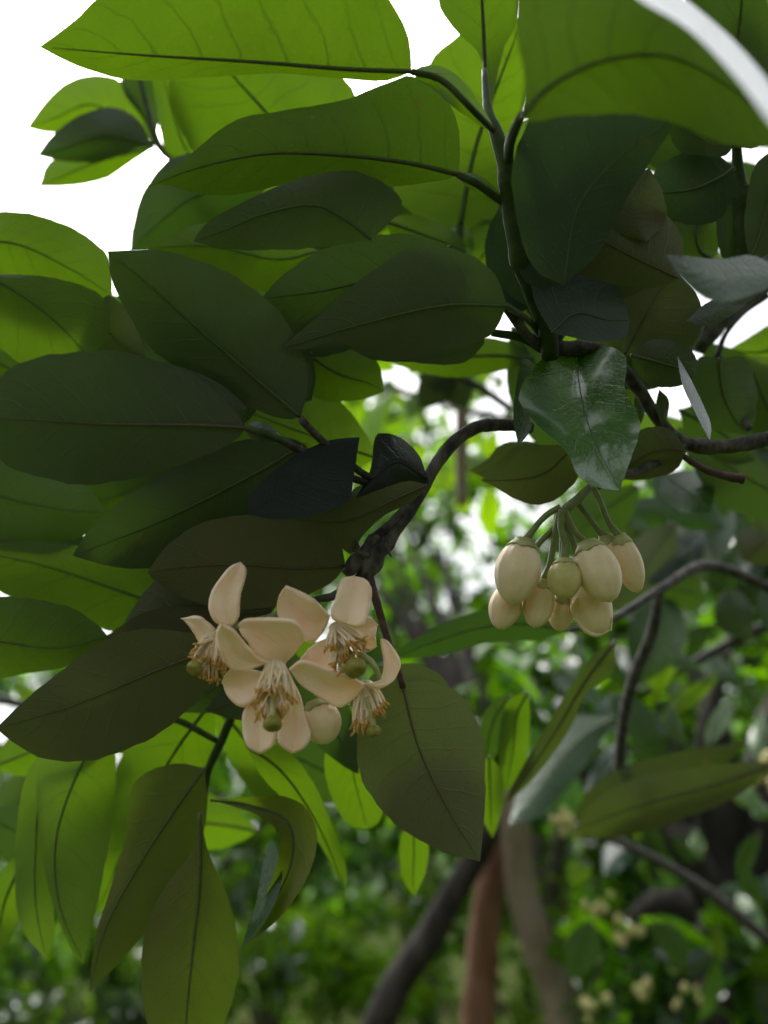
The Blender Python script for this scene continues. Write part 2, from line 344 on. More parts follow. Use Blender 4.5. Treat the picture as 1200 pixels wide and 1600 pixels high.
leaf(BR, (384, 668), (-25, 655), [(365, 640), (330, 605), (275, 573), (200, 551), (120, 549), (50, 562), (0, 588)], [(365, 690), (310, 716), (220, 746), (130, 757), (60, 745), (0, 718)], [(300, 664), (150, 662), (40, 655)], d=.262, g=(.05, .3), fold=.12, pet=[(415, 678), (445, 690, .285)], petr=6, wing=17, rib=M_RIBO)
leaf(BR, (472, 697), (113, 868), [(430, 683), (360, 692), (285, 724), (205, 770), (145, 820)], [(460, 760), (410, 830), (330, 870), (250, 888), (180, 886), (135, 875)], [(390, 745), (250, 815)], d=.325, g=(0, .3), fold=.1)
leaf(BR, (387, 804), (562, 683), [(394, 770), (425, 738), (470, 706), (520, 687)], [(440, 812), (500, 802), (545, 781), (554, 735)], [(440, 770), (510, 725)], d=.281, g=(.1, -.95), fold=-.1, mat=M_SHADE, nrib=True, ribr=1.2, rib=M_SHADE)
leaf(BR, (668, 748), (556, 778), [(655, 712), (632, 688), (602, 676), (586, 684), (578, 735)], [(655, 768), (610, 785), (580, 785)], [(622, 722), (588, 745)], d=.30, g=(.1, -.8), fold=.9, curl=.2, mat=M_SHADE, rib=M_SHADE)
leaf(BR, (540, 884), (231, 894), [(530, 848), (495, 820), (440, 809), (370, 805), (305, 822), (258, 856)], [(520, 908), (480, 930), (420, 949), (350, 951), (285, 933), (243, 908)], [(470, 888), (370, 882), (290, 886)], d=.306, g=(-.05, .2), fold=.12, mat=M_OLIVE, ribr=2.5)
leaf(BR, (668, 757), (462, 813), [(635, 752), (590, 766), (525, 790)], [(645, 783), (600, 806), (566, 838), (549, 866), (515, 838), (485, 822)], [(610, 783), (540, 815)], d=.287, g=(.0, .3), fold=.15, mat=M_OLIVE, ribr=2)
leaf(BR, (425, 955), (184, 993), [(400, 920), (330, 895), (262, 895), (235, 915), (200, 962)], [(400, 1000), (320, 1030), (230, 1015)], [(330, 960), (240, 980)], d=.325, g=(0, .2), mat=M_OLIVE)
leaf(BR, (352, 1008), (-6, 1138), [(300, 990), (240, 983), (180, 992), (130, 1022), (80, 1060), (30, 1102)], [(345, 1050), (312, 1092), (262, 1136), (200, 1171), (130, 1189), (70, 1186), (18, 1158)], [(250, 1045), (120, 1100)], d=.298, g=(0, .3), fold=.1, mat=M_OLIVE, ribr=2.2)
leaf(BR, (628, 1069), (750, 1346), [(588, 1080), (562, 1125), (557, 1175), (575, 1238), (625, 1293), (690, 1330)], [(665, 1063), (712, 1080), (742, 1118), (757, 1180), (757, 1270)], [(655, 1170), (700, 1265)], d=.285, g=(.15, -.15), fold=.15, mat=M_OLIVE, ribr=2.6, flip=False)
leaf(BR, (470, 540), (600, 612), [(500, 535), (560, 545), (592, 570)], [(475, 590), (500, 625), (560, 625)], d=.36, mat=M_YOUNG)

# ------------------------------------------------------------------ upright stem with the high leaves
US = thing('pomelo_branch', 'upright green stem with winged leaf stalks and large backlit leaves fanned above', 'branch', P(860, 555, .33))
tube_px('stem', US, [(860, 560, .325, 14), (854, 510, .318, 15), (834, 455, .31, 17), (812, 395, .30, 16), (798, 330, .295, 14), (791, 265, .29, 13), (776, 210, .29, 11), (763, 175, .295, 8), (757, 110, .31, 5)], M_GREEN, 36, 10, .06, [(.35, .25, .03), (.62, .25, .03)])
tube_px('twig', US, [(858, 548, .334, 11), (875, 520, .336, 9), (890, 500, .34, 8)], M_BARK, 12, 8, .2)
tube_px('twig', US, [(858, 548, .332, 8), (825, 525, .315, 8), (790, 480, .298, 7)], M_BARK, 14, 8, .1)
tube_px('twig', US, [(858, 552, .332, 8), (815, 528, .318, 7), (770, 520, .31, 6)], M_GREEN, 14, 8, .1)
tube_px('twig', US, [(862, 556, .335, 8), (830, 505, .325, 6), (795, 490, .31, 5)], M_GREEN, 14, 8, .1)
leaf(US, (643, 112), (61, 73), [(640, 62), (612, 5), (545, -60), (400, -100), (220, -55), (115, 33)], [(600, 127), (520, 122), (440, 115), (350, 119), (260, 125), (195, 124), (145, 112), (98, 93)], [(540, 108), (400, 97), (220, 86)], d=.262, g=(0, .5), fold=.12, mat=M_YOUNG, pet=[(690, 125), (735, 168), (775, 208, .292)], petr=5, wing=22, ribr=4.2)
leaf(US, (716, 273), (230, 292), [(719, 235), (712, 185), (690, 140), (650, 119), (610, 128), (535, 156), (450, 172), (382, 182), (345, 202), (295, 243)], [(690, 282), (600, 292), (500, 288), (440, 290), (395, 299), (350, 306), (300, 300), (258, 288)], [(640, 255), (540, 243), (420, 240), (310, 262)], d=.285, g=(0, .55), fold=.25, mat=M_YELLOW2, back=0, pet=[(750, 290), (797, 326, .297)], petr=6, wing=14, ribr=4.2)
leaf(US, (580, 374), (302, 377), [(606, 350), (628, 318), (603, 287), (535, 266), (440, 289), (370, 321), (322, 349)], [(545, 381), (470, 389), (400, 391), (340, 388)], [(543, 345), (490, 320), (410, 335), (350, 360)], d=.270, g=(0, .45), fold=.1, mat=M_LEAF, ribr=3, back=0)
leaf(US, (764, 190), (745, -130), [(752, 92), (716, 52), (684, 2), (690, -70)], [(786, 80), (806, 40), (810, -20), (795, -80)], [(758, 110), (754, 20)], d=.335, g=(0, .35), fold=.3, mat=M_YOUNG, ribr=5)
leaf(US, (719, 352), (818, 28), [(665, 348), (614, 292), (635, 190), (668, 105), (712, 58), (760, 32)], [(782, 342), (803, 262), (818, 175), (839, 98), (835, 55)], [(742, 235), (780, 125)], d=.40, g=(0, .3), fold=.12, mat=M_YOUNG, pet=[(717, 375), (716, 395), (722, 430, .40)], petr=6, wing=26, ribr=5)
leaf(US, (792, 478), (438, 545), [(776, 432), (740, 402), (690, 384), (630, 392), (560, 440), (490, 500)], [(765, 525), (700, 547), (625, 562), (570, 556), (525, 532), (480, 545)], [(690, 478), (560, 508)], d=.282, g=(0, .4), fold=.12, ribr=3, pet=[(830, 505, .315), (856, 545, .333)], petr=5)
leaf(US, (705, 385), (408, 466), [(640, 366), (560, 371), (490, 397), (440, 432)], [(690, 440), (610, 510), (510, 545), (435, 525)], [(600, 430), (500, 455)], d=.30, g=(0, .4), fold=.1)
leaf(US, (835, 560), (600, 562), [(800, 535), (730, 525), (660, 535)], [(800, 575), (720, 590), (650, 580)], d=.42, mat=M_YOUNG)
leaf(US, (790, 345), (735, 415), [(800, 370), (790, 420), (760, 440)], [(750, 345), (728, 370)], d=.42, mat=M_YOUNG)
leaf(US, (600, 345), (730, 400), [(640, 335), (690, 350), (720, 370)], [(620, 375), (680, 400)], d=.41, mat=M_YOUNG)
leaf(US, (858, 520), (780, 400), [(850, 470), (810, 410)], [(820, 520), (785, 470)], d=.37, mat=M_YOUNG)

# ------------------------------------------------------------------ big near leaves, top right
TR = thing('pomelo_branch', 'overhanging sprig with one huge blurred leaf whose rim shines white', 'branch', P(800, 215, .24))
tube_px('stem', TR, [(797, 300, .31, 8), (795, 235, .28, 8), (803, 205, .255, 8), (815, 180, .24, 7)], M_GREEN, 14, 8, .05)
leaf(TR, (812, 186), (1235, 232), [(820, 120), (808, 60), (815, -20), (900, -70), (1010, -30), (1095, 35), (1165, 110), (1215, 180)], [(835, 190), (880, 182), (950, 178), (1030, 185), (1095, 210), (1150, 228)], [(860, 135), (945, 95), (1050, 90), (1160, 150)], d=.20, g=(.1, .35), fold=.1, mat=M_YELLOW2, ribr=4.5, back=0)
leaf(TR, (960, -45), (1240, 235), [(1040, -20), (1110, 30), (1180, 100), (1225, 170)], [(1000, 0), (1070, 42), (1140, 110), (1195, 180)], d=.165, g=(2.2, -3.4), fold=.1, mat=M_GLOSS, nrib=False, wave=.1)
leaf(TR, (880, 445), (1061, 184), [(835, 420), (806, 340), (803, 250), (838, 172), (920, 136), (1000, 150)], [(935, 395), (975, 318), (1010, 262)], [(905, 320), (980, 235)], d=.262, g=(0, .25), fold=.1, ribr=1.5, mat=M_BLUE, back=3)

# ------------------------------------------------------------------ sprig at the right edge
RS = thing('pomelo_branch', 'crowded twig at the right with dark upper leaves and a grey leaf edge', 'branch', P(1165, 420, .34))
tube_px('stem', RS, [(1162, 440, .345, 11), (1163, 380, .34, 13), (1158, 310, .335, 12), (1152, 250, .33, 8), (1150, 190, .32, 6)], M_GREEN, 22, 10, .05, [(.55, .3, .04)])
tube_px('twig', RS, [(1166, 405, .34, 4), (1172, 340, .335, 4.5), (1178, 296, .332, 5), (1160, 292, .331, 4)], M_GREEN, 14, 8)
leaf(RS, (1150, 230), (1160, -60), [(1095, 215), (1075, 140), (1100, 40)], [(1190, 225), (1215, 140), (1205, 20)], d=.27, g=(0, .5), mat=M_LEAF, ribr=5)
leaf(RS, (1180, 50), (1075, -50), [(1170, 62), (1110, 45), (1070, 5)], [(1190, 0), (1130, -60)], d=.36, g=(0, .3))
leaf(RS, (1240, 120), (1165, -60), [(1190, 110), (1155, 60), (1150, 0)], [(1260, 60), (1220, -40)], d=.40, mat=M_YOUNG)
leaf(RS, (1100, 255), (1050, 165), [(1060, 262), (1012, 256), (1005, 235), (1030, 190)], [(1130, 240), (1145, 215), (1110, 175)], [(1085, 225)], d=.36, mat=M_YOUNG)
leaf(RS, (1147, 262), (1012, 300), [(1110, 236), (1060, 242), (1025, 265)], [(1148, 300), (1120, 345), (1070, 350), (1030, 330)], d=.32, g=(0, .25), fold=.1, mat=M_BLUE, back=3)
leaf(RS, (1172, 410), (1230, 230), [(1163, 350), (1175, 270), (1200, 240)], [(1205, 390), (1230, 320)], d=.31, g=(0, .3))
leaf(RS, (1112, 405), (1115, 312), [(1060, 400), (1052, 350), (1085, 325)], [(1123, 390), (1122, 345)], d=.345, mat=M_YOUNG, g=(0, .2))
leaf(RS, (1060, 435), (845, 385), [(1065, 370), (1020, 320), (950, 318), (880, 345)], [(1020, 450), (940, 440), (880, 415)], [(985, 400), (920, 370)], d=.287, g=(0, .2), mat=M_OLIVE, ribr=1.5)
leaf(RS, (1010, 378), (1015, 262), [(960, 360), (938, 320), (965, 290)], [(1040, 345), (1035, 300)], d=.283, g=(0, .15), mat=M_OLIVE, nrib=False)
leaf(RS, (1225, 430), (1040, 397), [(1180, 400), (1120, 405), (1075, 400)], [(1190, 455), (1120, 472), (1070, 440)], d=.235, g=(.2, -1.3), fold=.3, nrib=False)
leaf(RS, (1120, 470), (1240, 395), [(1150, 432), (1200, 405)], [(1160, 475), (1210, 440)], d=.30, g=(0, -.3))

# ------------------------------------------------------------------ right hand branch that carries the buds
RB = thing('pomelo_branch', 'dark branch at the right with a glossy drooping leaf, carrying the bud cluster', 'branch', P(1200, 685, .35))
tube_px('stem', RB, [(1260, 668, .36, 13), (1200, 685, .35, 12), (1130, 698, .345, 11), (1065, 690, .34, 10), (1025, 650, .338, 10), (1003, 615, .337, 10), (975, 580, .336, 11), (935, 548, .336, 12), (865, 545, .335, 14)], M_BARK, 40, 10, .18, [(.35, .3, .03)])
tube_px('twig', RB, [(1070, 695, .34, 8), (1040, 715, .335, 7), (1000, 735, .328, 7), (960, 748, .32, 6), (930, 762, .313, 6)], M_BARK, 18, 8, .25)
tube_px('twig', RB, [(1065, 712, .335, 5), (1105, 735, .335, 6), (1140, 745, .335, 7), (1160, 748, .335, 9)], M_REDTW, 16, 8, .35)
tube_px('limb', RB, [(1088, 545, .40, 14), (1120, 500, .40, 20), (1165, 455, .41, 26), (1230, 400, .42, 30)], M_BARK, 20, 10, .2)
tube_px('twig', RB, [(1085, 540, .40, 8), (1115, 480, .40, 7), (1128, 440, .40, 6), (1140, 400, .40, 6)], M_BARK, 14, 8, .2)
tube_px('twig', RB, [(1120, 560, .41, 5), (1132, 525, .41, 4), (1160, 490, .41, 4), (1200, 462, .41, 4)], M_BARK, 14, 8, .2)
tube_px('twig', RB, [(1125, 560, .40, 6), (1140, 620, .39, 6), (1170, 670, .37, 6)], M_BARK, 14, 8, .2)
leaf(RB, (905, 542), (968, 766), [(955, 542), (978, 560), (978, 610), (1001, 660), (988, 710)], [(855, 556), (822, 590), (812, 625), (835, 660), (880, 700), (905, 745), (935, 762)], [(905, 600), (925, 680)], d=.296, g=(-.1, -.75), fold=-.3, curl=.42, curlc=.85, mat=M_GLOSS, ribr=2.0, wave=.8)
leaf(RB, (895, 700), (751, 750), [(860, 695), (820, 700), (790, 728)], [(905, 740), (880, 772), (845, 789), (805, 780), (775, 762)], [(850, 740), (800, 750)], d=.325, g=(0, .3), mat=M_OLIVE, ribr=2)
leaf(RB, (1072, 705), (962, 745), [(1050, 672), (1010, 668), (985, 690)], [(1055, 735), (1015, 748), (985, 750)], d=.33, g=(0, .3), mat=M_OLIVE, ribr=2)
leaf(RB, (862, 520), (985, 500), [(835, 470), (835, 430), (900, 412), (960, 440)], [(885, 525), (930, 533), (975, 528)], [(900, 490), (950, 500)], d=.298, g=(0, -.45), fold=-.1, ribr=1.5, mat=M_BLUE)
leaf(RB, (975, 555), (1060, 425), [(960, 500), (970, 450), (1000, 425)], [(1040, 560), (1090, 530), (1094, 470)], [(1005, 500), (1030, 455)], d=.33, g=(0, .2), mat=M_OLIVE, ribr=2.5)
leaf(RB, (985, 555), (1085, 590), [(1020, 530), (1070, 540), (1090, 565)], [(995, 590), (1030, 605), (1065, 602)], d=.318, g=(0, .3))
leaf(RB, (1058, 555), (1109, 688), [(1078, 590), (1100, 635), (1111, 665)], [(1066, 600), (1084, 640), (1100, 672)], d=.305, g=(2.0, -1.2), nrib=False, wave=.1)
leaf(RB, (815, 560), (810, 697), [(808, 590), (802, 650)], [(832, 570), (826, 640), (830, 670)], d=.315, g=(1.5, -1.0), nrib=False, wave=.1)
leaf(RB, (1030, 608), (1035, 668), [(1025, 635)], [(1045, 625), (1043, 650)], d=.33, mat=M_LEAF, nrib=False)
leaf(RB, (1125, 560), (1170, 680), [(1090, 560), (1075, 610), (1100, 665)], [(1165, 560), (1182, 610), (1180, 650)], d=.37, g=(0, .3))
leaf(RB, (1240, 520), (1140, 545), [(1210, 505), (1165, 530)], [(1220, 580), (1170, 570)], d=.45, mat=M_YOUNG)
leaf(RB, (1240, 700), (1150, 560), [(1190, 690), (1160, 640)], [(1240, 640), (1200, 560)], d=.43, mat=M_YOUNG)
leaf(RB, (990, 640), (955, 560), [(960, 640), (945, 600)], [(1000, 600), (985, 565)], d=.40, mat=M_YOUNG)
leaf(RB, (1040, 740), (1110, 800), [(1080, 735), (1115, 760)], [(1030, 770), (1065, 800)], d=.45, g=(0, -1.5), fold=.1)
leaf(RB, (1000, 700), (860, 660), [(960, 680), (900, 655)], [(950, 730), (890, 700)], d=.36)
leaf(RB, (1060, 640), (1180, 720), [(1110, 630), (1170, 660)], [(1080, 690), (1140, 725)], d=.42)

# ------------------------------------------------------------------ sprig far back, upper left
FL = thing('pomelo_branch', 'thin twig with three notched pale leaves against the bright sky', 'branch', P(300, 300, .46))
tube_px('stem', FL, [(340, 330, .46, 7), (290, 265, .465, 6), (250, 230, .47, 6), (232, 175, .475, 5), (215, 110, .48, 4)], M_GREEN, 20, 8, .05)
leaf(FL, (238, 228), (41, 200), [(222, 165), (185, 124), (148, 117), (105, 128), (70, 160)], [(195, 215), (130, 207), (78, 208)], [(150, 165), (85, 185)], d=.50, g=(0, .3), mat=M_YOUNG, ribr=2)
leaf(FL, (240, 228), (57, 243), [(218, 190), (180, 168), (130, 178), (85, 208)], [(215, 232), (160, 252), (100, 252)], [(165, 212), (100, 232)], d=.48, g=(0, .3), mat=M_LEAF, ribr=2)
leaf(FL, (242, 230), (60, 292), [(200, 215), (130, 235), (78, 252)], [(208, 252), (165, 280), (110, 291)], [(160, 250), (100, 275)], d=.505, g=(0, .3), mat=M_YOUNG, ribr=2)
leaf(FL, (240, 228), (195, 60), [(222, 185), (190, 135)], [(250, 180), (247, 120)], d=.49, g=(0, .3))
leaf(FL, (460, 235), (318, 50), [(385, 248), (306, 237), (268, 165), (272, 90)], [(540, 205), (558, 152), (505, 90), (400, 40)], [(415, 175), (362, 115)], d=.41, mat=M_YOUNG, ribr=3.5)
leaf(FL, (325, 275), (232, 80), [(262, 240), (243, 160)], [(310, 210), (270, 110)], d=.45, mat=M_YOUNG, ribr=2)
leaf(FL, (425, 272), (203, 394), [(320, 240), (262, 252), (225, 298), (208, 350)], [(390, 330), (300, 385)], d=.43, mat=M_LEAF, ribr=2)
leaf(FL, (500, 392), (224, 388), [(440, 370), (380, 350), (310, 350), (262, 368)], [(470, 440), (400, 455), (320, 435)], [(430, 405), (330, 385)], d=.385, mat=M_YOUNG, ribr=2)

# ------------------------------------------------------------------ sprig at the left edge
LE = thing('pomelo_branch', 'sprig at the left with overlapping yellow-green leaves lit from behind', 'branch', P(-60, 560, .40))
tube_px('stem', LE, [(-90, 400, .40, 8), (-75, 560, .41, 8), (-70, 760, .41, 8), (-60, 900, .40, 7)], M_GREEN, 20, 8, .05)
leaf(LE, (-85, 380), (176, 462), [(-30, 335), (40, 333), (105, 352), (160, 388), (174, 420)], [(-20, 430), (80, 470), (140, 475)], [(20, 380), (110, 420)], d=.375, mat=M_YOUNG, ribr=2.5)
leaf(LE, (-85, 400), (140, 560), [(-20, 425), (60, 431), (120, 443), (165, 470), (170, 520)], [(-60, 490), (0, 545), (60, 580)], [(20, 452), (90, 505)], d=.35, mat=M_YOUNG, ribr=3)
leaf(LE, (145, 480), (228, 556), [(175, 462), (212, 510)], [(130, 540), (190, 575)], d=.365, mat=M_OLIVE, ribr=1.5)
leaf(LE, (-80, 560), (45, 590), [(-20, 530), (25, 555)], [(-30, 590), (20, 600)], d=.39, mat=M_YOUNG)
leaf(LE, (320, 965), (-50, 862), [(260, 895), (150, 858), (30, 845)], [(250, 990), (170, 985), (70, 945), (0, 925)], [(215, 932), (100, 893), (20, 872)], d=.37, mat=M_YOUNG, ribr=3)
leaf(LE, (-90, 990), (169, 994), [(-30, 935), (50, 936), (110, 949), (150, 974)], [(-20, 1055), (50, 1051), (110, 1040), (150, 1018)], [(0, 1002), (90, 1012)], d=.34, mat=M_YOUNG, ribr=2.5)
leaf(LE, (-75, 760), (165, 800), [(-10, 715), (80, 735), (140, 765)], [(-20, 830), (70, 850), (135, 835)], d=.36, mat=M_LEAF, ribr=2)
leaf(LE, (-75, 850), (140, 845), [(0, 815), (90, 810)], [(0, 885), (80, 880)], d=.40, mat=M_LEAF, ribr=2)

# ------------------------------------------------------------------ hanging sprig, lower left
HS = thing('pomelo_branch', 'hanging sprig of long drooping leaves below the blossoms', 'branch', P(370, 1100, .37))
tube_px('stem', HS, [(405, 1060, .36, 7), (370, 1105, .37, 7), (345, 1160, .375, 7), (325, 1205, .378, 6), (318, 1260, .38, 5)], M_GREEN, 22, 8, .05)
tube_px('twig', HS, [(345, 1160, .375, 5), (250, 1120, .38, 5), (150, 1165, .385, 5), (80, 1170, .39, 4)], M_GREEN, 16, 8, .05)
leaf(HS, (148, 1160), (131, 1508), [(90, 1172), (60, 1200), (59, 1270), (76, 1390), (110, 1480)], [(178, 1165), (180, 1230), (168, 1330), (148, 1430)], [(118, 1215), (88, 1310), (92, 1410)], d=.372, g=(.2, -.1), fold=.2, mat=M_YOUNG, ribr=2.5)
leaf(HS, (75, 1165), (72, 1500), [(40, 1215), (24, 1320), (30, 1440)], [(75, 1260), (80, 1380), (85, 1460)], [(60, 1260), (55, 1400)], d=.385, g=(.2, -.1), mat=M_YOUNG, ribr=2)
leaf(HS, (320, 1200), (139, 1550), [(275, 1193), (225, 1208), (203, 1240), (195, 1310), (170, 1395), (148, 1470)], [(323, 1270), (305, 1345), (250, 1430), (190, 1500)], [(270, 1270), (215, 1355), (165, 1450)], d=.35, g=(.1, -.1), fold=.15, mat=M_YELLOW, ribr=3)
leaf(HS, (313, 1270), (285, 1690), [(300, 1330), (262, 1380), (228, 1450), (222, 1550), (245, 1640)], [(325, 1330), (352, 1392), (372, 1470), (366, 1555), (330, 1640)], [(312, 1380), (303, 1470), (292, 1580)], d=.335, g=(0, -.1), fold=.15, mat=M_YELLOW, ribr=4)
leaf(HS, (335, 1090), (150, 1430), [(260, 1100), (200, 1160), (170, 1270)], [(335, 1180), (300, 1260), (230, 1360)], [(270, 1180), (210, 1290)], d=.40, mat=M_YOUNG, ribr=3)
leaf(HS, (330, 1250), (378, 1482), [(380, 1246), (440, 1243), (480, 1265), (496, 1310), (478, 1375), (435, 1435)], [(370, 1262), (405, 1275), (435, 1305), (430, 1360), (405, 1420)], [(390, 1258), (450, 1285), (455, 1350), (415, 1430)], d=.345, g=(-.2, -.3), fold=-.8, mat=M_YELLOW, ribr=2.5)
leaf(HS, (425, 1310), (378, 1482), [(437, 1340), (440, 1380), (415, 1440)], [(412, 1345), (400, 1410), (385, 1455)], d=.338, g=(-1.2, -1.0), mat=M_LEAF, nrib=False)
leaf(HS, (385, 1165), (541, 1392), [(440, 1165), (485, 1215), (520, 1290), (540, 1345)], [(410, 1215), (460, 1265), (500, 1320)], [(440, 1205), (495, 1285)], d=.375, mat=M_YOUNG, ribr=2.5)
leaf(HS, (545, 1100), (575, 1295), [(512, 1150), (510, 1220), (540, 1285)], [(580, 1150), (600, 1230), (595, 1280)], d=.40, mat=M_YOUNG, ribr=2)
leaf(HS, (645, 1285), (648, 1402), [(625, 1310), (628, 1370)], [(668, 1310), (667, 1355)], d=.42, mat=M_YOUNG, ribr=1.5)
leaf(HS, (60, 1310), (-20, 1500), [(30, 1330), (-20, 1400)], [(40, 1400), (15, 1470)], d=.41, mat=M_YOUNG)
leaf(HS, (215, 1260), (262, 1420), [(205, 1320), (225, 1395)], [(245, 1300), (268, 1370)], d=.41, mat=M_YOUNG)
leaf(HS, (330, 1100), (480, 1290), [(390, 1110), (450, 1190)], [(350, 1170), (410, 1260)], d=.43, mat=M_YOUNG)

aleaf(HS, (420, 1030), (270, 1110), 40, d=.36, mat=M_LEAF, g=(0, .2))
aleaf(HS, (530, 1050), (320, 1110), 48, d=.345, mat=M_LEAF, g=(0, .2))
aleaf(HS, (470, 1040), (560, 1210), 38, d=.38, mat=M_LEAF, g=(0, .1))
# ------------------------------------------------------------------ leaves behind the buds
BB = thing('pomelo_branch', 'blurred twig below the buds with narrow drooping leaves', 'branch', P(980, 980, .50))
tube_px('stem', BB, [(1250, 945, .60, 8), (1150, 895, .58, 8), (1095, 885, .56, 9), (1040, 915, .52, 7), (960, 965, .48, 6), (890, 985, .45, 5)], M_BARK, 26, 8, .15)
tube_px('twig', BB, [(1030, 925, .53, 7), (1018, 990, .54, 9), (988, 1065, .56, 9), (972, 1140, .58, 8), (965, 1230, .60, 8)], M_BARK, 20, 8, .15)
leaf(BB, (890, 985), (600, 1033), [(840, 952), (770, 950), (690, 975), (640, 1003)], [(840, 1000), (760, 1005), (690, 1023)], d=.41, mat=M_BLUE, ribr=2, back=0)
leaf(BB, (962, 1000), (783, 1262), [(925, 1025), (890, 1075), (850, 1140), (810, 1210)], [(958, 1050), (915, 1085), (890, 1140), (835, 1215)], d=.45, mat=M_OLIVE, ribr=3)
leaf(BB, (825, 1080), (790, 1240), [(790, 1100), (778, 1180)], [(828, 1120), (822, 1190)], d=.46, mat=M_YOUNG, ribr=2)
leaf(BB, (800, 1085), (752, 1215), [(770, 1095), (745, 1150)], [(792, 1120), (775, 1180)], d=.47, mat=M_LEAF, ribr=2)
leaf(BB, (765, 1180), (770, 1310), [(745, 1210), (750, 1270)], [(785, 1210), (785, 1260)], d=.45, mat=M_YOUNG, ribr=2)
leaf(BB, (1215, 1190), (895, 1300), [(1120, 1195), (1000, 1215), (930, 1250)], [(1150, 1245), (1040, 1290), (950, 1310)], d=.55, mat=M_OLIVE, g=(0, .2), ribr=3, back=1)
leaf(BB, (960, 1120), (795, 1290), [(880, 1125), (820, 1200)], [(920, 1190), (850, 1270)], d=.75, g=(0, -1.2), ribr=2)
leaf(BB, (1000, 760), (860, 860), [(960, 745), (890, 790)], [(980, 820), (910, 870)], d=.60, ribr=2)

# ------------------------------------------------------------------ inner foliage that closes the canopy behind the sharp leaves
rs = random.Random(21)
def infill(parent, spots, d0, d1, mats):
    for x, y in spots:
        d = rs.uniform(d0, d1); L = .115 / d * F * rs.uniform(.75, 1.05); a = rs.uniform(-.5, .9) + (3.14 if rs.random() < .6 else 0)
        x += rs.uniform(-25, 25); y += rs.uniform(-20, 20); c, s_ = math.cos(a) * L / 2, math.sin(a) * L / 2
        aleaf(parent, (x - c, y - s_), (x + c, y + s_), L * rs.uniform(.17, .24), d=d, g=(rs.uniform(-.3, .3), rs.uniform(0, .5)), mat=rs.choice(mats), bend=rs.uniform(-15, 15), ribr=2.4, back=0)
infill(RS, [(1010, 200), (1130, 300), (1200, 330), (1060, 380), (1190, 60), (1000, 330), (1110, 130)], .48, .58, [M_LEAF, M_LEAF, M_YOUNG])
infill(RB, [(930, 480), (1180, 650), (1180, 720), (900, 640), (960, 700), (930, 400)], .40, .5, [M_LEAF, M_LEAF, M_YOUNG])
infill(US, [(620, 240), (720, 330), (560, 320), (680, 460), (870, 250), (900, 380)], .43, .55, [M_LEAF, M_YOUNG])
infill(BR, [(520, 480), (420, 560), (300, 470), (250, 590), (430, 640), (330, 720), (220, 760), (380, 800), (360, 960)], .36, .48, [M_LEAF, M_LEAF, M_YOUNG])
infill(FL, [(450, 300), (350, 320), (600, 350), (420, 420)], .50, .58, [M_YOUNG])
infill(LE, [(40, 480), (110, 500), (60, 640), (20, 760), (120, 760), (180, 680)], .40, .5, [M_LEAF, M_YOUNG, M_YOUNG])
infill(HS, [(230, 1130), (120, 1130), (280, 1290), (440, 1200), (90, 1330)], .42, .5, [M_YOUNG, M_LEAF])

# ------------------------------------------------------------------ blossoms
def petal(parent, base, tip, A, B, M=None, d=.3, g=(0, 0), cup=.35, m=None, curl=0, name='petal', th=.0016):
    o = leaf(parent, base, tip, A, B, M, d=d * FW, g=g, fold=-cup, curl=curl, mat=m or M_PETAL, nrib=False, wave=.22, name=name)
    md = o.modifiers.new('thickness', 'SOLIDIFY'); md.thickness = th; md.offset = 0
    return o
def stamens(parent, c0, d0, ends, r0=9, dz=-.008, tube=.45):
    """filaments joined low down into a tube, each ending in an anther"""
    d0 *= FW
    fil, an = [], []
    ends = [e for e in ends for _ in (0, 1)]
    for i, (ex, ey) in enumerate(ends):
        if i % 2: ex, ey = ex + 5 * math.sin(i * 2.1), ey + 5 * math.cos(i * 1.7)
        rr = np.random.default_rng(i + int(c0[0])); a = rr.random() * 6.28
        sx, sy = c0[0] + math.cos(a) * r0, c0[1] + math.sin(a) * r0 * .5
        jz = (rr.random() - .5) * .006
        mx, my = sx + (ex - sx) * .6 + rr.normal() * 2, sy + (ey - sy) * .5
        s = cr([(sx, sy, d0, 3.6), (mx, my, d0 + dz * .5 + jz * .5, 3.0), (ex, ey, d0 + dz + jz, 1.0)], 9)
        fil.append(tube_v(Pn(s[:, :2], s[:, 2]), s[:, 3] / F * s[:, 2], 5))
        v = np.array([ex - mx, ey - my]); v = v / (np.linalg.norm(v) + 1e-6) + rr.normal(size=2) * .5; v /= np.linalg.norm(v)
        s = cr([(ex - v[0] * 5, ey - v[1] * 5, d0 + dz + jz, .6), (ex - v[0] * 2, ey - v[1] * 2, d0 + dz + jz, 1.7), (ex + v[0] * 4, ey + v[1] * 4, d0 + dz + jz, 1.9), (ex + v[0] * 8, ey + v[1] * 8, d0 + dz + jz, .6)], 7)
        an.append(tube_v(Pn(s[:, :2], s[:, 2]), s[:, 3] / F * s[:, 2], 6))
    V, F_ = join(fil); o = mesh('stamen_ring', V, F_, M_FIL, parent)
    V, F_ = join(an); q = mesh('anther_fringe', V, F_, M_ANTH, None); q.parent = o; q.data.transform(Matrix.Translation(-Vector(parent.location))); q['kind'] = 'stuff'
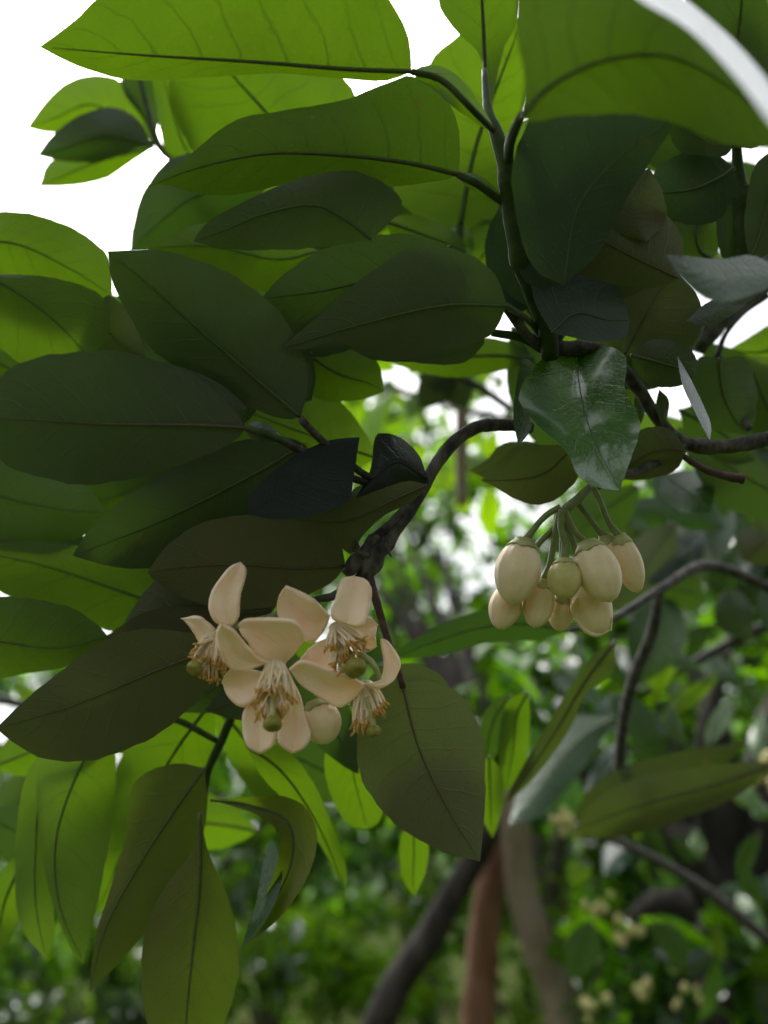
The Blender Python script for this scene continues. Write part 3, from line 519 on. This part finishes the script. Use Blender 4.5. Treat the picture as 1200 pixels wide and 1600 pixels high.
def pistil(parent, pts, r):
    pts = [(x, y, d * FW, q) for x, y, d, q in pts]
    o = tube_px('pistil', parent, pts, M_CALYX, 14, 8)
    x, y, d, _ = pts[-1]; c = np.array(P(x, y, d)); rad = r / F * d; V = []; k = 14
    ax = c - np.array(P(*pts[-2][:3])); ax /= np.linalg.norm(ax); u = np.cross(ax, [.3, .2, .9]); u /= np.linalg.norm(u); v = np.cross(ax, u)
    prof = [(-.75, .30), (-.6, .72), (-.25, .98), (.15, 1.0), (.45, .86), (.6, .62), (.52, .3), (.46, .02)]
    for z, q in prof:
        for j in range(k):
            a = j / k * 6.283; w_ = 1 + .05 * math.cos(5 * a)
            V.append(c + ax * z * rad + (u * math.cos(a) + v * math.sin(a)) * q * rad * w_)
    s = mesh('stigma', V, grid_faces(len(prof), k, True), M_STIG, None); s.parent = o; s.data.transform(Matrix.Translation(-Vector(parent.location)))
def fan(cx, cy, pts, n, jit=4, seed=1):
    rr = np.random.default_rng(seed); p = cr(pts, n); return [(x + rr.normal() * jit, y + rr.normal() * jit) for x, y in p]

FW = .955
GF = 'open white blossoms'
fa = thing('pomelo_flower', 'blossom facing away with one petal upright, beside the olive leaf tip', 'flower', P(348, 985, .298), GF)
petal(fa, (362, 978), (376, 879), [(338, 971), (328, 949), (331, 926), (348, 901), (362, 885)], [(372, 964), (374, 933), (383, 902), (383, 887)], d=.292, g=(.3, -.3), cup=.5)
petal(fa, (340, 990), (284, 966), [(326, 975), (308, 964)], [(328, 1010), (310, 1000), (300, 982)], d=.297, g=(-.4, .2), cup=.4)
petal(fa, (346, 974), (419, 1034), [(368, 988), (387, 1011), (406, 1029)], [(339, 990), (345, 1018), (360, 1045), (384, 1047), (406, 1040)], d=.282, g=(.3, .4), cup=.35)
stamens(fa, (338, 992), .294, fan(0, 0, [(299, 1022), (306, 1040), (322, 1056), (336, 1056), (348, 1040)], 20, 5, 1) + fan(0, 0, [(308, 1012), (318, 1030), (335, 1035)], 9, 4, 2), 10)
pistil(fa, [(338, 1000, .294, 5), (322, 1025, .288, 5), (304, 1044, .282, 5)], 13)
fb = thing('pomelo_flower', 'wide open blossom facing forward, lowest of the open blossoms with two petals hanging', 'flower', P(432, 1040, .296), GF)
petal(fb, (448, 1034), (371, 978), [(425, 1036), (405, 1025), (388, 1003), (377, 990)], [(470, 1010), (474, 988), (458, 971), (428, 967), (385, 968)], d=.29, g=(-.1, .5), cup=.3)
petal(fb, (412, 1052), (347, 1067), [(380, 1044), (356, 1049)], [(405, 1080), (393, 1098), (374, 1103), (355, 1086)], d=.292, g=(-.2, -.2), cup=.4)
petal(fb, (410, 1085), (406, 1177), [(390, 1098), (380, 1118), (380, 1145), (388, 1166)], [(422, 1115), (432, 1142), (426, 1165)], d=.289, g=(0, -.4), cup=.45)
petal(fb, (450, 1054), (457, 1177), [(468, 1088), (477, 1122), (484, 1146), (476, 1167)], [(446, 1085), (444, 1112), (435, 1145), (439, 1163)], d=.288, g=(.1, -.35), cup=.45)
petal(fb, (452, 1046), (570, 1070), [(473, 1033), (511, 1046), (543, 1056)], [(470, 1070), (503, 1092), (530, 1105), (556, 1088)], d=.286, g=(.2, .3), cup=.3)
stamens(fb, (430, 1040), .286, fan(0, 0, [(402, 1092), (407, 1112), (418, 1122), (436, 1112), (448, 1100), (455, 1090)], 24, 5, 3) + fan(0, 0, [(405, 1085), (425, 1080), (450, 1085)], 10, 5, 5), 14, -.012)
pistil(fb, [(427, 1060, .282, 5), (426, 1100, .274, 5), (426, 1131, .268, 5.5)], 15)
fc = thing('pomelo_flower', 'blossom nearest the twig with one broad petal standing up', 'flower', P(532, 975, .30), GF)
petal(fc, (514, 962), (446, 916), [(495, 942), (472, 927)], [(504, 988), (485, 1004), (460, 988), (438, 968), (433, 952), (435, 933)], d=.295, g=(-.2, .4), cup=.3)
petal(fc, (541, 976), (553, 900), [(518, 962), (527, 931), (535, 905)], [(564, 978), (575, 955), (579, 924), (571, 906)], d=.29, g=(0, -.4), cup=.55)
petal(fc, (550, 980), (590, 976), [(562, 968), (578, 964)], [(560, 1000), (583, 997)], d=.297, g=(.5, 0), cup=.4)
petal(fc, (516, 996), (464, 1052), [(486, 1010), (470, 1030)], [(528, 1022), (518, 1050), (490, 1058)], d=.297, g=(-.1, -.3), cup=.3)
petal(fc, (555, 985), (588, 1010), [(572, 985), (586, 995)], [(555, 1010), (572, 1018)], d=.302, g=(.3, 0), cup=.3)
stamens(fc, (530, 980), .294, fan(0, 0, [(520, 1040), (532, 1045), (545, 1030), (560, 1015), (570, 1002)], 20, 5, 7) + fan(0, 0, [(520, 1015), (540, 1005), (560, 1000)], 10, 4, 8), 13, -.01)
pistil(fc, [(532, 995, .292, 5.5), (545, 1022, .286, 6), (555, 1044, .281, 7)], 18)
fd = thing('pomelo_flower', 'fading blossom with a single curled petal, next to the reddish twig', 'flower', P(572, 1070, .30), GF)
petal(fd, (572, 1069), (596, 998), [(596, 1060), (602, 1036), (597, 1012)], [(590, 1074), (612, 1066), (625, 1040), (614, 1013), (604, 1000)], d=.29, g=(.3, -.3), cup=.4)
tube_px('petal_stub', fd, [(560, 1022, .288 * FW, 5), (578, 1032, .286 * FW, 5), (590, 1050, .286 * FW, 4), (594, 1066, .289 * FW, 3)], M_CALYX, 12, 8)
stamens(fd, (570, 1070), .294, fan(0, 0, [(556, 1128), (562, 1136), (572, 1128), (586, 1115), (600, 1104)], 22, 4, 9), 12, -.008)
pistil(fd, [(574, 1090, .29, 6), (580, 1118, .286, 5.5), (583, 1143, .284, 6)], 13)

# ------------------------------------------------------------------ buds
def bud(label, top, bot, hw, d, m, stalk=None, group=None, gz=0.0, lip=None, seed=0, cal=.15, shape=0.0):
    t = thing('flower_bud', label, 'flower bud', P(top[0], top[1], d), group)
    a = np.array(P(top[0], top[1], d)); b = np.array(P(bot[0], bot[1], d * (1 + gz))); L = np.linalg.norm(b - a); ax = (b - a) / L
    vd = np.array(CM.to_3x3() @ Vector((0, 0, 1))); u = np.cross(ax, vd); u /= np.linalg.norm(u); v = np.cross(ax, u); rad = hw * 1.07 / F * d
    n_, k = 22, 40; rr = np.random.default_rng(seed); ph = rr.random() * 6.28; V = []
    for i in range(n_):
        z = i / (n_ - 1); q = (math.sin(math.pi * min(1, z * .93 + .065) ** (.98 + shape)) ** .55) if z < .999 else .02
        q *= .93 + .10 * z
        for j in range(k):
            an = j / k * 6.283 + ph + z * .5
            groove = 1 - .07 * max(0, 1 - abs(((an * 5 / 6.283) % 1) - .5) * 9) - .075 * ((an * 5 / 6.283) % 1)
            groove += .012 * math.sin(an * 2 + z * 3 + seed)
            V.append(a + ax * z * L + (u * math.cos(an) + v * math.sin(an)) * rad * q * groove)
    f = grid_faces(n_, k, True); f.append(tuple((n_ - 1) * k + j for j in range(k)))
    mesh('petal_body', V, f, m, t)
    V = []; n2 = 9
    for i in range(n2):
        z = i / (n2 - 1)
        for j in range(k):
            an = j / k * 6.283 + ph; lob = 1 + .22 * max(0, math.cos(5 * an)) * z
            zz = -.05 + cal * z * lob
            q = (math.sin(math.pi * min(1, max(.0, zz) * .93 + .065) ** (.98 + shape)) ** .55) * 1.0
            q = min(q * .985 + .012, .12 + 1.3 * z ** .6) if z > 0 else .12
            V.append(a + ax * zz * L + (u * math.cos(an) + v * math.sin(an)) * rad * q)
    f = grid_faces(n2, k, True); f.append(tuple(range(k))[::-1])
    c = mesh('calyx', V, f, M_CALYX, t); c.modifiers.new('thickness', 'SOLIDIFY').thickness = .0006
    if stalk:
        pts = [(p[0], p[1], p[2] if len(p) > 2 else d, 5.2) for p in stalk] + [(top[0], top[1], d * .999, 7.5)]
        tube_px('stalk', t, pts, M_STALK, 18, 8, .06)
    if lip: petal(t, *lip, d=d * .975 / FW, cup=.5, m=M_BUD, name='petal')
    return t
GB = 'buds of the hanging cluster'
Z = lambda x, y: (740 + x / 4.138, 740 + y / 4.138)
bud('largest bud, on the outer side of the cluster next to the sky gap', (820, 846), (798, 944), 35, .303, M_BUD, [Z(560, 215), Z(470, 270), Z(395, 350)], GB, -.02, seed=1)
bud('bud peeping out from beneath the largest bud', (800, 915), (779, 983), 25, .312, M_BUD, [Z(545, 260), Z(520, 350), Z(430, 440), Z(370, 530)], GB, -.02, seed=2)
bud('pale bud between the largest bud and the small stubby one', (850, 908), (834, 981), 24, .31, M_BUD, [Z(555, 250), Z(525, 400), Z(495, 580)], GB, -.02, seed=3, cal=.24)
bud('small stubby bud with a wide green neck under the greenish bud', (879, 928), (874, 987), 20, .314, M_BUD, [Z(580, 300), Z(575, 500), Z(572, 650)], GB, 0, seed=4, cal=.24)
bud('small greenish round bud in the middle of the cluster', (882, 876), (882, 936), 26, .298, M_BUDG, [Z(570, 230), Z(565, 350), Z(588, 450)], GB, -.02, seed=5, cal=.16)
bud('plump oval bud hanging in front of a pinker bud', (917, 848), (955, 941), 33, .299, M_BUD, [Z(590, 240), Z(640, 350), Z(690, 410)], GB, -.02, seed=6)
bud('pinkish bud half hidden behind the plump oval bud', (946, 838), (968, 914), 23, .311, M_BUD, [Z(650, 165), Z(690, 210), Z(750, 290), Z(810, 370)], GB, 0, seed=7)
bud('outermost bud on the longest stalk, next to the dark leaves', (968, 838), (997, 926), 22, .307, M_BUD, [Z(770, 80), Z(820, 180), Z(870, 310)], GB, 0, seed=8)
bud('half-open bud with a petal lip at its end', (912, 905), (938, 992), 31, .312, M_BUD, [Z(600, 300), Z(660, 500), Z(690, 620)], GB, -.03, seed=9, lip=((908, 925), (955, 985), [(893, 950), (905, 978), (930, 994)], [(912, 960), (935, 972), (955, 962)]))
bud('single plump bud among the open blossoms', (492, 1096), (513, 1162), 31, .284, M_BUD, None, None, -.02, seed=10, cal=.2)
tube_px('flower_stalk', RB, [(935, 752, .315, 5), (925, 757, .312, 6), (905, 778, .308, 7.5), (888, 792, .306, 8), (878, 800, .306, 6)], M_STALK, 18, 8, .1)
tube_px('flower_stalk', BR, [(530, 925, .298, 5), (532, 950, .299, 6), (533, 975, .285, 7)], M_STALK, 8, 8)
tube_px('flower_stalk', BR, [(455, 950, .298, 5), (420, 965, .30, 6), (380, 975, .293, 6), (352, 985, .285, 7)], M_STALK, 10, 8)
# ------------------------------------------------------------------ orchard trees behind
def leaf_template(k=5):
    t = np.array([0, .22, .5, .8, 1.0]); wd = np.array([.03, .2, .25, .15, .0]); V = []
    for i in range(k):
        z = -.10 * t[i] ** 2
        V += [(-wd[i], t[i], z + .07 * wd[i] / .25), (0, t[i], z), (wd[i], t[i], z + .07 * wd[i] / .25)]
    return np.array(V), grid_faces(k, 3)
LT, LTF = leaf_template(); LTF = np.array([f for f in LTF])
def frames(dirs, ups):
    y = dirs / np.linalg.norm(dirs, axis=1)[:, None]; x = np.cross(y, ups); x /= np.linalg.norm(x, axis=1)[:, None] + 1e-9; z = np.cross(x, y)
    return np.stack([x, y, z], 2)
def leaf_cloud(shoots, rng, per=8, size=.105, droop=.35):
    """shoots: (point, direction). returns origins, frames, sizes"""
    O, D, U, S = [], [], [], []
    for p, dr in shoots:
        n_ = max(3, int(per * rng.uniform(.6, 1.4))); L = rng.uniform(.12, .26)
        for i in range(n_):
            t = (i + .3) / n_; a = i * 2.4 + rng.uniform(-.4, .4)
            side = np.cross(dr, [math.cos(a), math.sin(a), .4 * math.sin(a * 1.7)]); side /= np.linalg.norm(side) + 1e-9
            d_ = dr * .45 + side * .9 + np.array([0, 0, -droop]) * rng.uniform(.2, 1.6) + rng.normal(size=3) * .2
            O.append(p + dr * L * t + rng.normal(size=3) * .01); D.append(d_); U.append(np.array([0, 0, 1.0]) + rng.normal(size=3) * .4); S.append(size * rng.uniform(.6, 1.25))
    return np.array(O), frames(np.array(D), np.array(U)), np.array(S)
def cloud_mesh(name, O, FR, S, m, parent):
    V = (np.einsum('nij,kj->nki', FR, LT) * S[:, None, None] + O[:, None, :]).reshape(-1, 3) - np.array(parent.location)
    n_ = len(O); k = len(LT); Fc = (LTF[None] + (np.arange(n_) * k)[:, None, None]).reshape(-1, 4)
    me = bpy.data.meshes.new(name); me.vertices.add(len(V)); me.vertices.foreach_set('co', V.ravel())
    me.loops.add(Fc.size); me.loops.foreach_set('vertex_index', Fc.ravel()); me.polygons.add(len(Fc)); me.polygons.foreach_set('loop_start', np.arange(len(Fc)) * 4)
    me.update(calc_edges=True); me.polygons.foreach_set('use_smooth', [True] * len(Fc)); me.materials.append(m)
    o = link(bpy.data.objects.new(name, me), parent); o['kind'] = 'stuff'; return o
LEAFME = {}
def leaf_objects(O, FR, S, m, parent):
    if m.name not in LEAFME:
        me = bpy.data.meshes.new('leaf'); me.from_pydata(LT.tolist(), [], LTF.tolist()); me.polygons.foreach_set('use_smooth', [True] * len(LTF)); me.materials.append(m); LEAFME[m.name] = me
    for p, fr, s in zip(O, FR, S):
        o = link(bpy.data.objects.new('leaf', LEAFME[m.name]), parent)
        o.matrix_local = Matrix.Translation(Vector(p) - parent.location) @ Matrix(fr.tolist()).to_4x4() @ Matrix.Scale(float(s), 4)
INV = np.array(CM.inverted())
def project(O):
    c = np.c_[O, np.ones(len(O))] @ INV.T
    d = -c[:, 2]; return 600 + c[:, 0] / d * F, 800 - c[:, 1] / d * F, d
def tree(label, loc, stems, crown, nshoot, m, barks, seed, single=0, per=8, size=.105, group=None, limbs=9, hollow=.35, name='orchard_tree', cat='tree', avoid=None, dark=.35, clump=1.0):
    """stems: list of [(x,y,z,r)...] relative to loc; crown: list of (cx,cy,cz,rx,ry,rz)"""
    rng = np.random.default_rng(seed); loc = Vector(loc); t = thing(name, label, cat, loc, group); L0 = np.array(loc)
    for st, bm in zip(stems, barks):
        s = cr(st, 26); V, F_ = tube_v(s[:, :3] + L0 + rng.normal(size=(26, 3)) * .006, s[:, 3], 12, .16, seed); mesh('trunk', V, F_, bm, t)
    shoots = []; top = np.array(stems[0][-1][:3])
    for c in crown:
        c = np.array(c); n_ = int(nshoot * (c[3] * c[4] * c[5]) / sum(q[3] * q[4] * q[5] for q in crown))
        nc = max(8, n_ // 13); cu = rng.normal(size=(nc, 3)); cu /= np.linalg.norm(cu, axis=1)[:, None]; cu *= rng.uniform(hollow ** 3, 1, nc)[:, None] ** (1 / 3)
        u = cu[rng.integers(nc, size=n_)] + rng.normal(size=(n_, 3)) * .10 * clump; r_ = np.linalg.norm(u, axis=1); u /= r_[:, None]
        bumps = 1 + .18 * np.sin(u[:, 0] * 5 + seed) * np.sin(u[:, 2] * 6 + seed * 2) + .12 * np.sin(u[:, 1] * 9 + seed)
        for uu, rr, b in zip(u, r_, bumps):
            p = c[:3] + uu * c[3:] * rr * b + L0
            if p[2] < .25: continue
            dr = uu * .8 + np.array([0, 0, .25]) + rng.normal(size=3) * .35; shoots.append((p, dr / np.linalg.norm(dr)))
    lim = []
    for i in range(limbs):
        p, dr = shoots[rng.integers(len(shoots))]; p = p - L0
        mid = top * .5 + p * .5 + rng.normal(size=3) * .08 + np.array([0, 0, .08])
        r0 = stems[0][-1][3]
        s = cr([(*top, r0 * .8), (*mid, r0 * .45), (*p, r0 * .15)], 14); V, F_ = tube_v(s[:, :3] + L0, s[:, 3], 7, .15, i); mesh('limb', V, F_, barks[0], t)
    O, FR, S = leaf_cloud(shoots, rng, per, size)
    px, py, d = project(O)
    if avoid is not None:
        keep = avoid(px, py, d); O, FR, S = O[keep], FR[keep], S[keep]; px, py, d = px[keep], py[keep], d[keep]
    if single:
        vis = (px > -20) & (px < 1220) & (py > 500) & (py < 1620) & (d > 0)
        idx = np.where(vis)[0]; idx = idx[np.argsort(-(S / d)[idx])][:single]; rest = np.setdiff1d(np.arange(len(O)), idx)
        pick = np.random.default_rng(seed + 9).random(len(idx)) < dark
        for mm, sel in ((m, ~pick), (M_BGDARK, pick)): leaf_objects(O[idx][sel], FR[idx][sel], S[idx][sel], mm, t)
        O, FR, S = O[rest], FR[rest], S[rest]
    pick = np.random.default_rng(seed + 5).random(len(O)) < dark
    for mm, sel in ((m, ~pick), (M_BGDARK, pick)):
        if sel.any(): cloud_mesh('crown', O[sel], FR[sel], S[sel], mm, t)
    return t
OG = 'orchard trees'
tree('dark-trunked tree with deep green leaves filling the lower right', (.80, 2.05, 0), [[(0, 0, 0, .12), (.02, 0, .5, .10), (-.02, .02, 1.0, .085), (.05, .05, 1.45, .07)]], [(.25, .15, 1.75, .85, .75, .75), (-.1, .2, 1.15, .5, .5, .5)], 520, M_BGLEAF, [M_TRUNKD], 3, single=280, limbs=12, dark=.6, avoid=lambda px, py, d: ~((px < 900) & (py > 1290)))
T2 = P(640, 2413, 1.9); T2.z = 0
def pxstem(pts, d):
    out = []
    for x, y, r_ in pts:
        v = P(x, y, d) - T2; out.append((v.x, v.y, v.z, r_ / F * d))
    return out
tree('tree with a dark leaning stem between a reddish stem and a pale grey stem', T2, [
    pxstem([(430, 2413, 32), (500, 1850, 28), (592, 1600, 25), (662, 1475, 23), (738, 1350, 20), (790, 1250, 15)], 1.9),
    pxstem([(735, 2413, 32), (738, 1900, 29), (745, 1600, 27), (752, 1480, 25), (768, 1370, 22), (790, 1250, 18)], 2.0),
    pxstem([(1000, 2413, 34), (940, 1900, 30), (880, 1600, 28), (838, 1470, 27), (805, 1340, 24), (790, 1200, 20)], 1.85)],
    [(.15, .1, 2.75, 1.0, .8, .75), (.5, 0, 2.1, .6, .5, .45)], 210, M_BGLEAF, [M_TRUNKD, M_TRUNKR, M_TRUNKG], 5, single=200, limbs=10, avoid=lambda px, py, d: ~((px > 560) & (px < 920) & (py > 1300)))
tree('low shaded tree with dark foliage at the lower left', (-1.55, 3.1, 0), [[(0, 0, 0, .1), (.05, 0, .6, .09), (.1, 0, 1.1, .07)]], [(.25, 0, 1.15, 1.05, .8, .65)], 380, M_BGDARK, [M_TRUNKD], 8, single=120, limbs=0)
k = 0
for x, y, h, r_, m in ((-3.3, 6.0, 3.6, 1.5, M_BGLEAF), (-.9, 6.6, 4.9, 1.5, M_BGLEAF), (1.15, 5.6, 5.0, 1.5, M_BGLEAF), (3.4, 6.2, 4.6, 1.6, M_BGLEAF)):
    k += 1
    tree(['broad young tree beyond the low shaded tree', 'tall light green tree standing behind the open blossoms', 'airy tall tree with sky gaps between the blossoms and the buds', 'spreading tree behind the dark-trunked tree'][k - 1], (x, y, 0), [[(0, 0, 0, .14), (.05, 0, .7, .12), (0, .05, 1.3, .10)]], [(0, 0, h * .62, r_, r_, h * .40)], 620, m, [M_TRUNK], 20 + k, per=9, size=.14, hollow=.5, clump=1.1)
tree('slender thin-leaved tree showing dots of sky beside the curved branch', (.35, 7.6, 0), [[(0, 0, 0, .12), (.03, 0, 1.2, .10), (0, .05, 2.6, .07)]], [(0, 0, 3.9, 1.1, 1.0, 1.9)], 330, M_BGLEAF, [M_TRUNK], 33, per=8, size=.11, hollow=.1, clump=2.2, limbs=8)
for i in range(9):
    x = -9 + i * 2.35 + random.uniform(-.5, .5); y = random.uniform(10, 14); h = random.uniform(3.0, 4.4)
    tree('round-crowned orchard tree in the back rows', (x, y, 0), [[(0, 0, 0, .14), (.05, 0, .6, .12), (0, .05, 1.1, .10)]], [(0, 0, h * .55, 1.6, 1.4, h * .45)], 420, M_BGLEAF, [M_TRUNK], 40 + i, per=8, size=.16, group='trees of the back rows', limbs=5)
for i, (x, y, h, r_) in enumerate(((-.75, 5.2, 1.55, .7), (-.1, 5.6, 1.25, .6), (.55, 5.4, 1.35, .6), (1.5, 4.6, 1.5, .7), (-1.6, 5.0, 1.5, .7), (2.5, 4.8, 1.6, .7))):
    tree('low bright yellow-green bush on the orchard floor', (x, y, 0), [[(0, 0, 0, .03), (.02, 0, .2, .025), (.03, .02, .4, .02)]], [(0, 0, h * .55, r_, r_, h * .5)], 190, M_BUSH, [M_TRUNK], 60 + i, dark=.06, per=8, size=.09, group='bushes on the orchard floor', limbs=4, name='bush', cat='bush')
for i in range(16):
    x = -34 + i * 4.6 + random.uniform(-1, 1); y = random.uniform(34, 48); h = random.uniform(4, 6.0)
    tree('distant bushy tree before the hill', (x, y, 0), [[(0, 0, 0, .2), (.05, 0, .8, .16), (0, .05, 1.5, .12)]], [(0, 0, h * .55, 2.8, 2.4, h * .45)], 150, M_BGLEAF, [M_TRUNK], 80 + i, per=6, size=.42, group='distant trees before the hill', limbs=3)

# ------------------------------------------------------------------ the tree the camera stands under: trunk behind, boughs and foliage overhead
tree('mature tree overhead whose boughs carry the foreground sprigs', (1.5, -.55, 0), [[(0, 0, 0, .14), (-.05, .05, .7, .12), (-.15, .1, 1.4, .10), (-.35, .2, 2.0, .08)]],
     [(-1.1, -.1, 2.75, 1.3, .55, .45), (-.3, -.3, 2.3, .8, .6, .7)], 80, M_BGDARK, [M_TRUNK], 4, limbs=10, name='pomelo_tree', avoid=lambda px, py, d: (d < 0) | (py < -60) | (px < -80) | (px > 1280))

# ------------------------------------------------------------------ blurred twigs between the buds and the orchard
def bgtwig(label, pts, leaves, m=M_BGDARK, group='blurred twigs behind the buds'):
    t = thing('leafy_twig', label, 'twig', P(*pts[0][:3]), group)
    tube_px('stem', t, pts, M_BARK, 18, 8, .15)
    for bx, by, tx, ty, wd, d, g, mm in leaves: aleaf(t, (bx, by), (tx, ty), wd, d=d, g=g, mat=mm, bend=random.uniform(-12, 12), ribr=2, fold=.3, curl=.2, back=0)
rr = random.Random(5)
def scatter(n_, x0, x1, y0, y1, d0, d1, mats):
    out = []
    for i in range(n_):
        d = rr.uniform(d0, d1); L = .11 / d * F * rr.uniform(.7, 1.1); a = rr.uniform(.15, 2.6) if rr.random() < .75 else rr.uniform(0, 6.28)
        x, y = rr.uniform(x0, x1), rr.uniform(y0, y1); fs = rr.uniform(.35, 1)
        out.append((x, y, x + math.cos(a) * L * fs, y + math.sin(a) * L * fs, L * .22 * rr.uniform(.5, 1.1), d, (rr.uniform(-.6, .6), rr.uniform(-1.2, .7)), rr.choice(mats)))
    return out
bgtwig('shaded twig crossing behind the buds', [(1230, 780, .8, 9), (1130, 800, .8, 8), (1030, 790, .82, 6)], scatter(30, 985, 1230, 720, 930, .6, .95, [M_BLUE, M_BLUE, M_LEAF, M_OLIVE]))
bgtwig('dark twig below the buds with drooping leaves', [(1240, 960, .9, 9), (1130, 1010, .9, 8), (1010, 1080, .92, 6)], scatter(28, 950, 1220, 950, 1180, .75, 1.2, [M_BLUE, M_BLUE, M_LEAF, M_YOUNG]))
bgtwig('bent twig under the broad blurred leaf at the lower right', [(1240, 1500, 1.0, 9), (1100, 1390, 1.0, 9), (1000, 1330, 1.0, 7), (900, 1290, 1.0, 6)], scatter(18, 900, 1220, 1250, 1500, .95, 1.4, [M_BLUE, M_BLUE, M_LEAF, M_YOUNG]))
bgtwig('lime green leafy twig in the gap between the curved branch and the blossoms', [(820, 660, 1.5, 6), (720, 640, 1.5, 6), (600, 600, 1.5, 5)], scatter(85, 530, 800, 530, 780, 1.2, 2.3, [M_BUSH, M_BUSH, M_YOUNG]), group=None)
bgtwig('small dark twig seen through the gap above the curved branch', [(660, 560, .75, 7), (740, 600, .76, 7), (800, 640, .77, 6)], [(700, 560, 655, 640, 30, .8, (0, .3), M_SHADE), (690, 570, 730, 640, 28, .82, (0, .3), M_SHADE), (720, 580, 650, 590, 22, .78, (.3, .3), M_SHADE)], group=None)
t = thing('leafy_twig', 'pale straight twig rising behind the curved branch', 'twig', P(722, 700, .95)); tube_px('stem', t, [(722, 790, .95, 9), (721, 700, .95, 10), (722, 620, .95, 10), (724, 540, .95, 9)], M_TRUNKG, 14, 8, .1)
bgtwig('dim twig left of the hanging sprig', [(-40, 1090, .8, 8), (30, 1100, .82, 7), (110, 1140, .84, 5)], scatter(14, -30, 110, 1040, 1260, .7, 1.0, [M_LEAF, M_YOUNG]), group=None)
# ------------------------------------------------------------------ pale bud clusters on the trees behind
for i, (px, py, d) in enumerate(((870, 1255, 1.5), (900, 1275, 1.55), (935, 1400, 1.5), (985, 1440, 1.5), (1165, 1500, 1.6), (1185, 1555, 1.6), (1000, 1530, 1.5), (1075, 1545, 1.5), (930, 1560, 1.5), (1210, 1185, .9))):
    t = thing('bud_cluster', 'small pale bud cluster on the dark-trunked tree', 'bud cluster', P(px, py, d), 'bud clusters on the trees behind')
    q = random.Random(i)
    tube_px('stalk', t, [(px, py - 26, d, 3), (px + 2, py - 10, d, 3), (px, py, d, 3)], M_GREEN, 6, 6)
    for j in range(6):
        a = j * 1.3 + q.random(); bx, by = px + q.uniform(-20, 20) * 1.6 / d, py + q.uniform(-4, 30) * 1.6 / d; r_ = q.uniform(4.5, 8) * 1.6 / d
        s = [(bx, by - r_, d + .01 * math.sin(a * 2), r_ * .3), (bx, by - r_ * .4, d + .01 * math.sin(a * 2), r_ * .75), (bx, by + r_ * .6, d + .01 * math.sin(a * 2), r_ * .8), (bx, by + r_ * 1.4, d + .01 * math.sin(a * 2), r_ * .2)]
        tube_px('bud', t, s, M_BUDG, 8, 8)
